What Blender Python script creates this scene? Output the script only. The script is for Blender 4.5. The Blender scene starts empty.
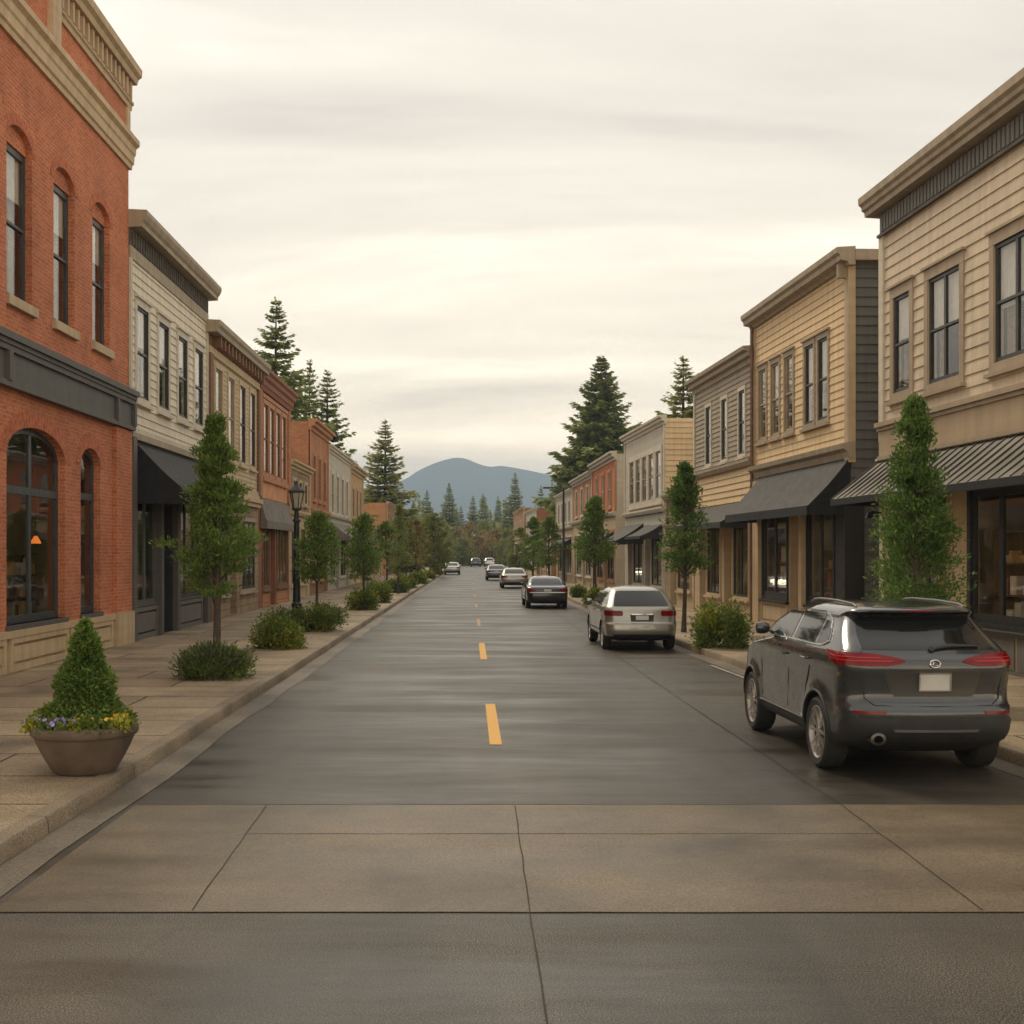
import bpy, bmesh, math, random
import numpy as np
from mathutils import Vector, Matrix
C = bpy.context; D = bpy.data; S = C.scene
rad = math.radians; pi = math.pi
random.seed(7)
COL = S.collection

# ------------------------------------------------------------------ camera
cam = D.objects.new('camera', D.cameras.new('camera')); COL.objects.link(cam); S.camera = cam
cam.location = (0, 0, 2.2); cam.rotation_euler = (rad(90), 0, 0)
cam.data.sensor_width = 36; cam.data.lens = 36*1230/1024
cam.data.shift_x = (512-475)/1024; cam.data.shift_y = (553-512)/1024
cam.data.clip_start = .1; cam.data.clip_end = 12000

# ------------------------------------------------------------------ world and sun
SUN_EL, SUN_AZ = 46, -27          # azimuth from +Y towards +X
w = D.worlds.new('World'); S.world = w; w.use_nodes = True
nt = w.node_tree; N = nt.nodes; L = nt.links; N.clear()
wo = N.new('ShaderNodeOutputWorld'); bg = N.new('ShaderNodeBackground'); L.new(bg.outputs[0], wo.inputs[0])
sky = N.new('ShaderNodeTexSky'); sky.sky_type = 'NISHITA'; sky.sun_disc = False
sky.sun_elevation = rad(SUN_EL); sky.sun_rotation = rad(SUN_AZ)
tc = N.new('ShaderNodeTexCoord'); sp = N.new('ShaderNodeSeparateXYZ'); L.new(tc.outputs['Generated'], sp.inputs[0])
def wmath(op, a, b=None):
    n = N.new('ShaderNodeMath'); n.operation = op
    for i, q in enumerate((a, b)):
        if q is None: continue
        if isinstance(q, (int, float)): n.inputs[i].default_value = q
        else: L.new(q, n.inputs[i])
    return n.outputs[0]
def wramp(fac, stops):
    n = N.new('ShaderNodeValToRGB'); e = n.color_ramp.elements
    while len(e) < len(stops): e.new(.5)
    for q, (p, c) in zip(e, stops): q.position = p; q.color = (*c, 1)
    L.new(fac, n.inputs[0]); return n.outputs[0]
zz = wmath('ADD', wmath('MAXIMUM', sp.outputs[2], 0.0), .16)
cx = N.new('ShaderNodeCombineXYZ'); L.new(wmath('MULTIPLY', wmath('DIVIDE', sp.outputs[0], zz), .55), cx.inputs[0])
L.new(wmath('MULTIPLY', wmath('DIVIDE', sp.outputs[1], zz), 1.5), cx.inputs[1])
no = N.new('ShaderNodeTexNoise'); L.new(cx.outputs[0], no.inputs['Vector'])
no.inputs['Scale'].default_value = .8; no.inputs['Detail'].default_value = 6; no.inputs['Roughness'].default_value = .56; no.inputs['Distortion'].default_value = .35
cloud = wramp(no.outputs[0], [(.36, (.52, .483, .432)), (.455, (.67, .62, .545)), (.53, (.755, .70, .610)), (.63, (.965, .895, .78))])
horiz = wramp(sp.outputs[2], [(0.0, (2.5, 2.1, 1.6)), (.07, (2.08, 1.8, 1.42)), (.14, (1.5, 1.38, 1.2)), (.26, (1.13, 1.09, 1.02)), (.5, (.94, .94, .945))])
mx = N.new('ShaderNodeMix'); mx.data_type = 'RGBA'; mx.blend_type = 'MULTIPLY'; mx.inputs[0].default_value = 1
L.new(cloud, mx.inputs[6]); L.new(horiz, mx.inputs[7])
SKY_GAIN = 10.7                   # the cloud deck in the units of the sky texture (Background strength 0.1)
g = N.new('ShaderNodeVectorMath'); g.operation = 'SCALE'; g.inputs['Scale'].default_value = SKY_GAIN; L.new(mx.outputs[2], g.inputs[0])
m2 = N.new('ShaderNodeMix'); m2.data_type = 'RGBA'; m2.inputs[0].default_value = .95
L.new(sky.outputs[0], m2.inputs[6]); L.new(g.outputs[0], m2.inputs[7]); L.new(m2.outputs[2], bg.inputs[0])
bg.inputs[1].default_value = .1
sun = D.objects.new('sun', D.lights.new('sun', 'SUN')); COL.objects.link(sun)
sun.data.energy = 1.5; sun.data.angle = rad(14); sun.data.color = (1, .84, .60)
sun.rotation_euler = (rad(90-SUN_EL), 0, rad(180-SUN_AZ))
S.view_settings.view_transform = 'Standard'; S.view_settings.look = 'None'; S.view_settings.gamma = 1
S.view_settings.exposure = 0.45
S.cycles.volume_bounces = 0

# ------------------------------------------------------------------ materials
class NT:
    def __init__(s, name):
        s.m = D.materials.new(name); s.m.use_nodes = True; s.t = s.m.node_tree; s.N = s.t.nodes; s.L = s.t.links
        s.p = s.N['Principled BSDF']
    def n(s, typ, **kw):
        q = s.N.new('ShaderNode'+typ)
        for k, v in kw.items(): setattr(q, k, v)
        return q
    def set(s, q, v, node=None):
        i = (node or s.p).inputs[q]
        if hasattr(v, 'is_output'): s.L.new(v, i)
        else: i.default_value = (*v, 1) if isinstance(v, tuple) and len(v) == 3 and i.type == 'RGBA' else v
    def coord(s, scale=(1, 1, 1), kind='Object', rot=(0, 0, 0)):
        t = s.n('TexCoord'); m = s.n('Mapping'); m.inputs['Scale'].default_value = scale; m.inputs['Rotation'].default_value = rot
        s.L.new(t.outputs[kind], m.inputs[0]); return m.outputs[0]
    def noise(s, vec, scale, detail=3, rough=.5):
        q = s.n('TexNoise'); s.L.new(vec, q.inputs['Vector']); q.inputs['Scale'].default_value = scale
        q.inputs['Detail'].default_value = detail; q.inputs['Roughness'].default_value = rough; return q.outputs[0]
    def ramp(s, fac, stops):
        q = s.n('ValToRGB'); e = q.color_ramp.elements
        while len(e) < len(stops): e.new(.5)
        for a, (p, c) in zip(e, stops):
            a.position = p; a.color = (c, c, c, 1) if isinstance(c, (int, float)) else (*c, 1)
        s.L.new(fac, q.inputs[0]); return q.outputs[0]
    def mix(s, f, a, b, mode='MIX'):
        q = s.n('Mix', data_type='RGBA', blend_type=mode)
        s.set(0, f, q); s.set(6, a, q); s.set(7, b, q); return q.outputs[2]
    def math(s, op, a, b=0.0):
        q = s.n('Math', operation=op); s.set(0, a, q); s.set(1, b, q); return q.outputs[0]
    def bump(s, h, strength=.3, dist=.01):
        q = s.n('Bump'); q.inputs['Strength'].default_value = strength; q.inputs['Distance'].default_value = dist
        s.L.new(h, q.inputs['Height']); s.L.new(q.outputs[0], s.p.inputs['Normal'])
def scal(c, k): return tuple(min(1, x*k) for x in c)
def M(name, c, rough=.7, var=.16, scale=3, metal=0, bump=0, coat=0, spec=.5, fine=40):
    t = NT(name); v = t.coord(); n = t.noise(v, scale, 4)
    t.set('Base Color', t.ramp(n, [(.3, scal(c, 1-var)), (.7, scal(c, 1+var))]))
    t.set('Roughness', t.ramp(t.noise(v, scale*3), [(.3, max(0, rough-.07)), (.7, min(1, rough+.07))]))
    t.set('Metallic', metal); t.set('Coat Weight', coat); t.set('Specular IOR Level', spec)
    if bump: t.bump(t.noise(v, fine, 3), bump, .004)
    return t.m
def weathered(name, c, rough=.7, streak=.28, fine=.06):
    """painted wood: vertical weather streaks, dirt and board-to-board tone"""
    t = NT(name); v = t.coord((2.2, 2.2, .22)); n = t.noise(v, 2.2, 5, .6)
    v2 = t.coord((.25, .25, 4.2)); n2 = t.noise(v2, 1.1, 1)
    c1 = t.ramp(n, [(.28, scal(c, 1-streak)), (.62, scal(c, 1.06))])
    c2 = t.mix(.35, c1, t.ramp(n2, [(.35, .72), (.65, 1.0)]), 'MULTIPLY')
    t.set('Base Color', c2); t.set('Roughness', rough); t.set('Specular IOR Level', .35)
    t.bump(t.noise(t.coord((1, 1, 8)), 14, 3), .15, .004); return t.m
def brick(name, c1, c2, mortar, bw=.22, bh=.075, ms=.009, bump=.7):
    t = NT(name); tc_ = t.n('TexCoord'); s_ = t.n('SeparateXYZ'); t.L.new(tc_.outputs['Object'], s_.inputs[0])
    cb = t.n('CombineXYZ'); t.L.new(t.math('ADD', s_.outputs[0], s_.outputs[1]), cb.inputs[0]); t.L.new(s_.outputs[2], cb.inputs[1])
    b = t.n('TexBrick'); t.L.new(cb.outputs[0], b.inputs['Vector'])
    b.inputs['Scale'].default_value = 1; b.inputs['Brick Width'].default_value = bw; b.inputs['Row Height'].default_value = bh
    b.inputs['Mortar Size'].default_value = ms; b.inputs['Mortar Smooth'].default_value = .2; b.inputs['Bias'].default_value = 0
    t.set('Color1', c1, b); t.set('Color2', c2, b); t.set('Mortar', mortar, b)
    n = t.noise(t.coord(), .8, 5, .6); col = t.mix(1, b.outputs[0], t.ramp(n, [(.32, .78), (.5, .98), (.68, 1.12)]), 'MULTIPLY')
    n2 = t.noise(t.coord(), 22, 3); col = t.mix(.6, col, t.ramp(n2, [(.35, .6), (.65, 1.25)]), 'MULTIPLY')
    t.set('Base Color', col); t.set('Roughness', .88); t.set('Specular IOR Level', .25)
    h = t.math('SUBTRACT', t.math('MULTIPLY', n2, .35), b.outputs[1]); t.bump(h, bump, .012); return t.m
def glass(name, tint=(.62, .64, .62), refl=1.0):
    t = NT(name); t.N.remove(t.p); o = t.N['Material Output']
    tr = t.n('BsdfTransparent'); t.set(0, tint, tr); gl = t.n('BsdfGlossy'); gl.inputs['Roughness'].default_value = .015
    t.set(0, (.95, .95, .95), gl); ge = t.n('NewGeometry'); dp = t.n('VectorMath', operation='DOT_PRODUCT'); t.L.new(ge.outputs['Incoming'], dp.inputs[0]); t.L.new(ge.outputs['Normal'], dp.inputs[1])
    sch = t.math('POWER', t.math('SUBTRACT', 1.0, t.math('ABSOLUTE', dp.outputs['Value'])), 5.0)
    f = t.math('MINIMUM', t.math('MULTIPLY', t.math('ADD', t.math('MULTIPLY', sch, .92), .08), refl), 1.0)
    b = t.n('Bump'); b.inputs['Strength'].default_value = .06; b.inputs['Distance'].default_value = .02
    t.L.new(t.noise(t.coord(), 1.3, 2), b.inputs['Height']); t.L.new(b.outputs[0], gl.inputs['Normal'])
    ms = t.n('MixShader'); t.L.new(f, ms.inputs[0]); t.L.new(tr.outputs[0], ms.inputs[1]); t.L.new(gl.outputs[0], ms.inputs[2])
    t.L.new(ms.outputs[0], o.inputs[0]); return t.m
def leafmat(name, dark, light, scale=2.2, rough=.55):
    t = NT(name); g_ = t.n('NewGeometry'); n = t.noise(t.coord(), scale, 3)
    f = t.math('ADD', t.math('MULTIPLY', n, .6), t.math('MULTIPLY', g_.outputs['Random Per Island'], .4))
    t.set('Base Color', t.ramp(f, [(.3, dark), (.72, light)])); t.set('Roughness', rough); t.set('Specular IOR Level', .3)
    tl = t.n('BsdfTranslucent'); t.set(0, light, tl); ms = t.n('MixShader'); ms.inputs[0].default_value = .3
    t.L.new(t.p.outputs[0], ms.inputs[1]); t.L.new(tl.outputs[0], ms.inputs[2]); t.L.new(ms.outputs[0], t.N['Material Output'].inputs[0])
    return t.m
def emis(name, c, e):
    t = NT(name); t.set('Base Color', c); t.set('Emission Color', c); t.set('Emission Strength', e); return t.m
def paint(name, c, metal=.55, rough=.32):
    t = NT(name); v = t.coord(); n = t.noise(v, 260, 1)
    t.set('Base Color', t.ramp(n, [(.35, scal(c, .86)), (.65, scal(c, 1.14))])); t.set('Metallic', metal)
    d = t.noise(v, 3.5, 5); t.set('Roughness', t.ramp(d, [(.3, rough), (.75, rough+.14)]))
    t.set('Coat Weight', 1.0); t.set('Coat Roughness', .03); return t.m

# ------------------------------------------------------------------ mesh helpers
class MB:
    def __init__(s): s.v = []; s.f = []; s.mi = []
    def face(s, pts, m=0):
        k = len(s.v); s.v += [tuple(p) for p in pts]; s.f.append(tuple(range(k, k+len(pts)))); s.mi.append(m)
    def hexa(s, p, m=0):     # 8 points: bottom ring 0-3, top ring 4-7
        k = len(s.v); s.v += [tuple(q) for q in p]
        for q in ((3, 2, 1, 0), (4, 5, 6, 7), (0, 1, 5, 4), (1, 2, 6, 5), (2, 3, 7, 6), (3, 0, 4, 7)):
            s.f.append(tuple(k+i for i in q)); s.mi.append(m)
    def box(s, x0, x1, y0, y1, z0, z1, m=0):
        s.hexa([(x0, y0, z0), (x1, y0, z0), (x1, y1, z0), (x0, y1, z0), (x0, y0, z1), (x1, y0, z1), (x1, y1, z1), (x0, y1, z1)], m)
    def tube(s, pts, r, n=8, m=0, cap=True):
        pts = [Vector(p) for p in pts]; rs = r if isinstance(r, (list, tuple)) else [r]*len(pts); k0 = len(s.v)
        up = None
        for i, p in enumerate(pts):
            d = (pts[min(i+1, len(pts)-1)]-pts[max(i-1, 0)]).normalized()
            a = d.cross(Vector((0, 0, 1)) if abs(d.z) < .95 else Vector((1, 0, 0))).normalized()
            if up is not None:
                a = (up - d*up.dot(d)).normalized()
            up = a; b = d.cross(a)
            for j in range(n):
                t = 2*pi*j/n; s.v.append(tuple(p+(a*math.cos(t)+b*math.sin(t))*rs[i]))
        for i in range(len(pts)-1):
            for j in range(n):
                j2 = (j+1) % n; s.f.append((k0+i*n+j, k0+i*n+j2, k0+(i+1)*n+j2, k0+(i+1)*n+j)); s.mi.append(m)
        if cap:
            s.f.append(tuple(k0+j for j in range(n))[::-1]); s.mi.append(m)
            e = k0+(len(pts)-1)*n; s.f.append(tuple(e+j for j in range(n))); s.mi.append(m)
    def lathe(s, prof, n=24, m=0, o=(0, 0, 0), axis='z'):   # prof: (radius, height)
        k0 = len(s.v)
        for r, h in prof:
            for j in range(n):
                t = 2*pi*j/n; a, b = r*math.cos(t), r*math.sin(t)
                p = (a, b, h) if axis == 'z' else (h, a, b)
                s.v.append((o[0]+p[0], o[1]+p[1], o[2]+p[2]))
        for i in range(len(prof)-1):
            for j in range(n):
                j2 = (j+1) % n; s.f.append((k0+i*n+j, k0+i*n+j2, k0+(i+1)*n+j2, k0+(i+1)*n+j)); s.mi.append(m)
    def build(s, name, mats, parent=None, smooth=False, norm=True, weld=False):
        me = D.meshes.new(name); me.from_pydata(s.v, [], s.f)
        if not isinstance(mats, (list, tuple)): mats = [mats]
        for q in mats: me.materials.append(q)
        me.polygons.foreach_set('material_index', s.mi)
        if norm or weld:
            bm = bmesh.new(); bm.from_mesh(me)
            if weld: bmesh.ops.remove_doubles(bm, verts=bm.verts, dist=1e-4)
            bmesh.ops.recalc_face_normals(bm, faces=bm.faces); bm.to_mesh(me); bm.free()
        if smooth: shade(me, smooth if smooth is not True else 40)
        o = D.objects.new(name, me); COL.objects.link(o)
        if parent: o.parent = parent
        return o
def shade(me, ang=40):
    bm = bmesh.new(); bm.from_mesh(me)
    for f in bm.faces: f.smooth = True
    for e in bm.edges:
        if len(e.link_faces) == 2 and e.calc_face_angle(0) > rad(ang): e.smooth = False
    bm.to_mesh(me); bm.free()
def tag(o, label=None, cat=None, group=None, kind=None):
    if label: o['label'] = label
    if cat: o['category'] = cat
    if group: o['group'] = group
    if kind: o['kind'] = kind
    return o
def empty(name, loc, rz=0, label=None, cat=None, group=None):
    o = D.objects.new(name, None); COL.objects.link(o); o.location = loc; o.rotation_euler = (0, 0, rz); o.empty_display_size = .3
    return tag(o, label, cat, group)
KIDS = {}
def copy_tree(o, parent=None):
    c = o.copy(); COL.objects.link(c)
    if parent: c.parent = parent; c.matrix_parent_inverse = o.matrix_parent_inverse.copy()
    for ch in [x for x in COL.objects if x.parent == o]: copy_tree(ch, c)
    return c
def quads_obj(name, V, mats, parent, mi=None):
    n = len(V)//4; me = D.meshes.new(name); me.vertices.add(len(V)); me.vertices.foreach_set('co', np.asarray(V, dtype=np.float32).ravel())
    me.loops.add(4*n); me.loops.foreach_set('vertex_index', np.arange(4*n, dtype=np.int32))
    me.polygons.add(n); me.polygons.foreach_set('loop_start', np.arange(0, 4*n, 4, dtype=np.int32))
    for q in (mats if isinstance(mats, (list, tuple)) else [mats]): me.materials.append(q)
    if mi is not None: me.polygons.foreach_set('material_index', np.asarray(mi, dtype=np.int32))
    me.update(calc_edges=True); me.validate()
    o = D.objects.new(name, me); COL.objects.link(o)
    if parent: o.parent = parent
    return o
def unit(a): return a/np.maximum(np.linalg.norm(a, axis=-1, keepdims=True), 1e-9)
def leafquads(P, A, size, wr, rng):
    """rhombic leaves at P along unit axis A"""
    B = unit(np.cross(A, rng.normal(size=A.shape))); s_ = size[:, None]
    q = np.stack([P, P+A*s_*.5+B*s_*wr, P+A*s_, P+A*s_*.5-B*s_*wr], axis=1)
    return q.reshape(-1, 3)
def pchip(xs, ys):
    xs = np.array(xs, float); ys = np.array(ys, float); h = np.diff(xs); d = np.diff(ys)/h; m = np.zeros_like(ys)
    m[0] = d[0]; m[-1] = d[-1]
    for i in range(1, len(xs)-1):
        m[i] = 0 if d[i-1]*d[i] <= 0 else 2*d[i-1]*d[i]/(d[i-1]+d[i])
    def f(x):
        x = min(max(x, xs[0]), xs[-1]); i = min(int(np.searchsorted(xs, x, 'right'))-1, len(h)-1); t = (x-xs[i])/h[i]
        return float((2*t**3-3*t*t+1)*ys[i]+(t**3-2*t*t+t)*h[i]*m[i]+(-2*t**3+3*t*t)*ys[i+1]+(t**3-t*t)*h[i]*m[i+1])
    return f
# ------------------------------------------------------------------ ground, road, pavements
def xk(d):   # right kerb face
    return np.interp(d, [-10, 12.5, 28.5, 52, 90, 160, 400], [6.7, 5.6, 4.8, 4.36, 4.1, 4.0, 4.0])
def xr(d):   # right facade line
    return 10.125-.05*d if d < 61.6 else 7.045-.02*(d-61.6)
XL, XK = -8.0, -3.32
def m_asphalt():
    t = NT('asphalt'); v = t.coord(); n = t.noise(v, 105, 1.2, .6); st = t.noise(t.coord((.25, 1.0, 1)), .9, 7, .62); pa = t.noise(t.coord((.6, .2, 1)), .6, 6, .6)
    c = t.ramp(n, [(.36, (.006, .005, .004)), (.49, (.027, .0225, .0172)), (.64, (.16, .132, .098))])
    c = t.mix(1, c, t.ramp(pa, [(.36, .42), (.5, .85), (.64, 1.3)]), 'MULTIPLY')
    mark = t.ramp(t.noise(t.coord((2.5, .07, 1)), .8, 3), [(.45, 1), (.7, .82)]); c = t.mix(1, c, mark, 'MULTIPLY')
    cr = t.n('TexVoronoi', feature='DISTANCE_TO_EDGE'); cr.inputs['Scale'].default_value = .23
    dv = t.n('Mix', data_type='VECTOR'); dv.inputs[0].default_value = .12; t.L.new(v, dv.inputs[4])
    nn = t.n('TexNoise'); nn.inputs['Scale'].default_value = 1.4; nn.inputs['Detail'].default_value = 5; t.L.new(v, nn.inputs['Vector'])
    sc_ = t.n('VectorMath', operation='SCALE'); sc_.inputs['Scale'].default_value = 9; t.L.new(nn.outputs['Color'], sc_.inputs[0]); t.L.new(sc_.outputs[0], dv.inputs[5])
    t.L.new(dv.outputs[1], cr.inputs['Vector'])
    crack = t.ramp(cr.outputs[0], [(0, .45), (.0045, 1)]); c = t.mix(.6, c, crack, 'MULTIPLY')
    t.set('Base Color', c)
    r = t.math('ADD', t.math('MULTIPLY', t.ramp(st, [(.36, .25), (.5, .42), (.62, .54)]), 1.0), t.math('MULTIPLY', n, .1))
    t.set('Roughness', r); t.set('Specular IOR Level', .42); t.bump(n, .12, .004); return t.m
def m_concrete(name, c, joints=None, rough=.6):
    t = NT(name); v = t.coord(); n = t.noise(v, .7, 6, .6); f = t.noise(v, 62, 1.2); st = t.noise(t.coord((.25, 1.2, 1)), 1.1, 4)
    col = t.ramp(n, [(.30, scal(c, .50)), (.5, scal(c, .95)), (.68, scal(c, 1.25))]); col = t.mix(.7, col, t.ramp(f, [(.34, .45), (.5, .97), (.66, 1.45)]), 'MULTIPLY')
    col = t.mix(.8, col, t.ramp(st, [(.35, .8), (.65, 1.08)]), 'MULTIPLY')
    if joints:
        b = t.n('TexBrick'); nv = t.n('Mix', data_type='VECTOR'); nv.inputs[0].default_value = .012
        t.L.new(v, nv.inputs[4]); q = t.n('TexNoise'); q.inputs['Scale'].default_value = .9; t.L.new(v, q.inputs['Vector'])
        s2 = t.n('VectorMath', operation='SCALE'); s2.inputs['Scale'].default_value = 6; t.L.new(q.outputs['Color'], s2.inputs[0]); t.L.new(s2.outputs[0], nv.inputs[5])
        t.L.new(nv.outputs[1], b.inputs['Vector']); b.inputs['Scale'].default_value = 1; b.inputs['Brick Width'].default_value = joints[0]
        b.inputs['Row Height'].default_value = joints[1]; b.inputs['Mortar Size'].default_value = .02; b.offset = .37
        t.set('Color1', (1, 1, 1), b); t.set('Color2', (.74, .72, .69), b); t.set('Mortar', (.22, .19, .16), b); col = t.mix(1, col, b.outputs[0], 'MULTIPLY')
        t.bump(t.math('SUBTRACT', t.math('MULTIPLY', f, .25), b.outputs[1]), .5, .008)
    else: t.bump(f, .35, .004)
    if name == 'kerb_concrete':
        sy = t.n('SeparateXYZ'); t.L.new(v, sy.inputs[0]); fr_ = t.math('FRACT', t.math('DIVIDE', sy.outputs[1], 2.4)); col = t.mix(t.math('LESS_THAN', fr_, .007), col, (.03, .024, .017))
    t.set('Base Color', col); t.set('Roughness', t.ramp(st, [(.3, rough-.12), (.7, rough+.12)])); t.set('Specular IOR Level', .4); return t.m
ASPH = m_asphalt(); SLAB = m_concrete('pavement_slabs', (.37, .285, .185), (2.3, 1.25), .7); KERB = m_concrete('kerb_concrete', (.25, .195, .13), None, .65)
GUT = m_concrete('gutter_concrete', (.15, .122, .088), None, .55); BAND = m_concrete('crossing_concrete', (.125, .096, .060), None, .46)
def sheet(name, xs0, xs1, ds, z, m, kind='structure'):
    mb = MB(); k = len(ds)
    for i in range(k-1):
        mb.face([(xs0[i], ds[i], z), (xs1[i], ds[i], z), (xs1[i+1], ds[i+1], z), (xs0[i+1], ds[i+1], z)])
    o = mb.build(name, m, weld=True, norm=False); return tag(o, kind=kind)
gt = NT('earth'); gt.set('Base Color', gt.ramp(gt.noise(gt.coord(), .15, 6), [(.3, (.05, .05, .025)), (.7, (.10, .095, .05))])); gt.set('Roughness', 1.0)
sheet('ground', [-2300]*2, [2300]*2, [-30, 4250], -.03, gt.m)
DS = [-8, 4, 12.5, 20, 28.5, 40, 52, 70, 90, 120, 160, 262]
sheet('road', [XK-.02]*len(DS), [xk(d)+.02 for d in DS], DS, 0, ASPH)
sheet('crossing_road', [-60]*2, [60]*2, [190, 204], .004, ASPH)
# sidewalks with a rounded, slightly wavering kerb
def pavement(side):
    top = MB(); kb = MB(); gu = MB(); rng = random.Random(3+side); s = 1 if side > 0 else -1
    ys = np.arange(-6, 176, 1.5); edge = lambda d: (xk(d) if side > 0 else XK - .0*d)
    prev = None
    for d in ys:
        e = edge(d) + rng.uniform(-.016, .016); f = (12.0 if d > 150 else xr(d)+.5) if side > 0 else XL-.5
        prof = [(e, -.02), (e+s*.008, .118), (e+s*.026, .143), (e+s*.16, .147)]
        row = [(x, d, z) for x, z in prof]; far = (f, d, .141); gi = e-s*(.32+rng.uniform(-.035, .035))
        gl = [(gi, d, .006), (e+s*.001, d, .012)]
        near = (e+s*.172, d, .141)
        if prev:
            pr, pf, pg, pn = prev
            for a in range(3): kb.face([pr[a], pr[a+1], row[a+1], row[a]])
            kb.face([pr[3], (pr[3][0]+s*.004, pr[3][1], .05), (row[3][0]+s*.004, d, .05), row[3]])
            top.face([pn, pf, far, near]); gu.face([pg[0], pg[1], gl[1], gl[0]])
        prev = (row, far, gl, near)
    tag(top.build('sidewalk', SLAB, weld=True), kind='structure'); tag(kb.build('kerb', KERB, smooth=50, weld=True), kind='structure')
    tag(gu.build('gutter', GUT, weld=True), kind='structure')
    base = MB(); base.face([(XL-.5 if side < 0 else 4, -6, .05), (XK-.15 if side < 0 else 14, -6, .05), (XK-.15 if side < 0 else 12, 176, .05), (XL-.5 if side < 0 else 4.2, 176, .05)])
pavement(-1); pavement(1)
JN = M('joint_tar', (.034, .027, .019), .9)
sheet('crossing_band', [-2.96]*2, [xk(7.5)-.38, xk(10.74)-.38], [7.52, 10.74], .004, BAND)
def strip(name, pts, wd, m, z):
    mb = MB(); rng = random.Random(len(pts)+int(pts[0][1]*10)); out = []
    for (x0, y0), (x1, y1) in zip(pts[:-1], pts[1:]):
        n = max(2, int(math.hypot(x1-x0, y1-y0)/.35))
        for i in range(n+1):
            t = i/n; out.append((x0+(x1-x0)*t+rng.uniform(-.006, .006), y0+(y1-y0)*t+rng.uniform(-.006, .006)))
    prev = None
    for i, (x, y) in enumerate(out):
        a = out[max(0, i-1)]; b = out[min(len(out)-1, i+1)]; dx, dy = b[0]-a[0], b[1]-a[1]; l = math.hypot(dx, dy) or 1
        w_ = wd*rng.uniform(.7, 1.2)/2; q = ((x-dy/l*w_, y+dx/l*w_, z), (x+dy/l*w_, y-dx/l*w_, z))
        if prev: mb.face([prev[0], prev[1], q[1], q[0]])
        prev = q
    return tag(mb.build(name, m, weld=True), kind='structure')
strip('pavement_joint', [(-2.95, 7.52), (xk(7.5)-.4, 7.52)], .012, JN, .0055)
strip('pavement_joint', [(-2.95, 10.74), (xk(10.7)-.4, 10.74)], .016, JN, .0055)
strip('pavement_joint', [(-1.8, 9.62), (3.17, 9.62)], .012, JN, .0055)
strip('pavement_joint', [(-1.74, 7.55), (-1.81, 10.7)], .009, JN, .007)
strip('pavement_joint', [(.335, 2.0), (.335, 7.4), (.35, 10.7)], .009, JN, .007)
strip('pavement_joint', [(3.12, 7.55), (3.19, 10.7), (3.1, 17), (3.0, 28), (2.95, 60)], .012, JN, .0085)
yt = NT('yellow_road_paint'); n_ = yt.noise(yt.coord(), 55, 4, .7)
yt.set('Base Color', yt.mix(yt.ramp(n_, [(.30, 1), (.40, 0)]), (.62, .34, .07), (.07, .06, .05))); yt.set('Roughness', .7)
WL = M('worn_line_paint', (.36, .25, .12), .7, .35, 9)
for a, b in ((14.1, 17.9), (25.4, 30), (37, 41), (50, 53), (62, 65), (74, 77), (87, 90)):
    x0, x1 = .31-.005*a, .31-.005*b
    hw_ = .07 if a < 30 else .05
    sheet('centre_line_dash', [x0-hw_, x1-hw_], [x0+hw_, x1+hw_], [a, b], .005, yt.m if a < 30 else WL)
wt = M('worn_white_paint', (.27, .24, .19), .7, .4, 8)
sheet('parking_line', [xk(20)-.46, xk(24)-.46], [xk(20)-.38, xk(24)-.38], [20, 24], .012, wt)

# ------------------------------------------------------------------ building kit
class Fac:
    def __init__(s, O, U, Nn): s.O = Vector(O); s.U = Vector(U); s.N = Vector(Nn)
    def __call__(s, u, o, z): return s.O+s.U*u+s.N*o+Vector((0, 0, z-.14))
    def box(s, mb, u0, u1, o0, o1, z0, z1, m=0):
        mb.hexa([s(u0, o0, z0), s(u1, o0, z0), s(u1, o1, z0), s(u0, o1, z0), s(u0, o0, z1), s(u1, o0, z1), s(u1, o1, z1), s(u0, o1, z1)], m)
    def ext(s, mb, prof, u0, u1, m=0):     # closed profile (o, z)
        k = len(mb.v); n = len(prof); mb.v += [tuple(s(u0, o, z)) for o, z in prof]+[tuple(s(u1, o, z)) for o, z in prof]
        for i in range(n):
            j = (i+1) % n; mb.f.append((k+i, k+j, k+n+j, k+n+i)); mb.mi.append(m)
        mb.f.append(tuple(range(k, k+n))); mb.f.append(tuple(range(k+n, k+2*n))); mb.mi += [m, m]
def arcpts(a, b, zs, rise, n=12):
    return [((a+b)/2-(b-a)/2*math.cos(pi*i/n), zs+rise*math.sin(pi*i/n)) for i in range(n+1)]
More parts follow.
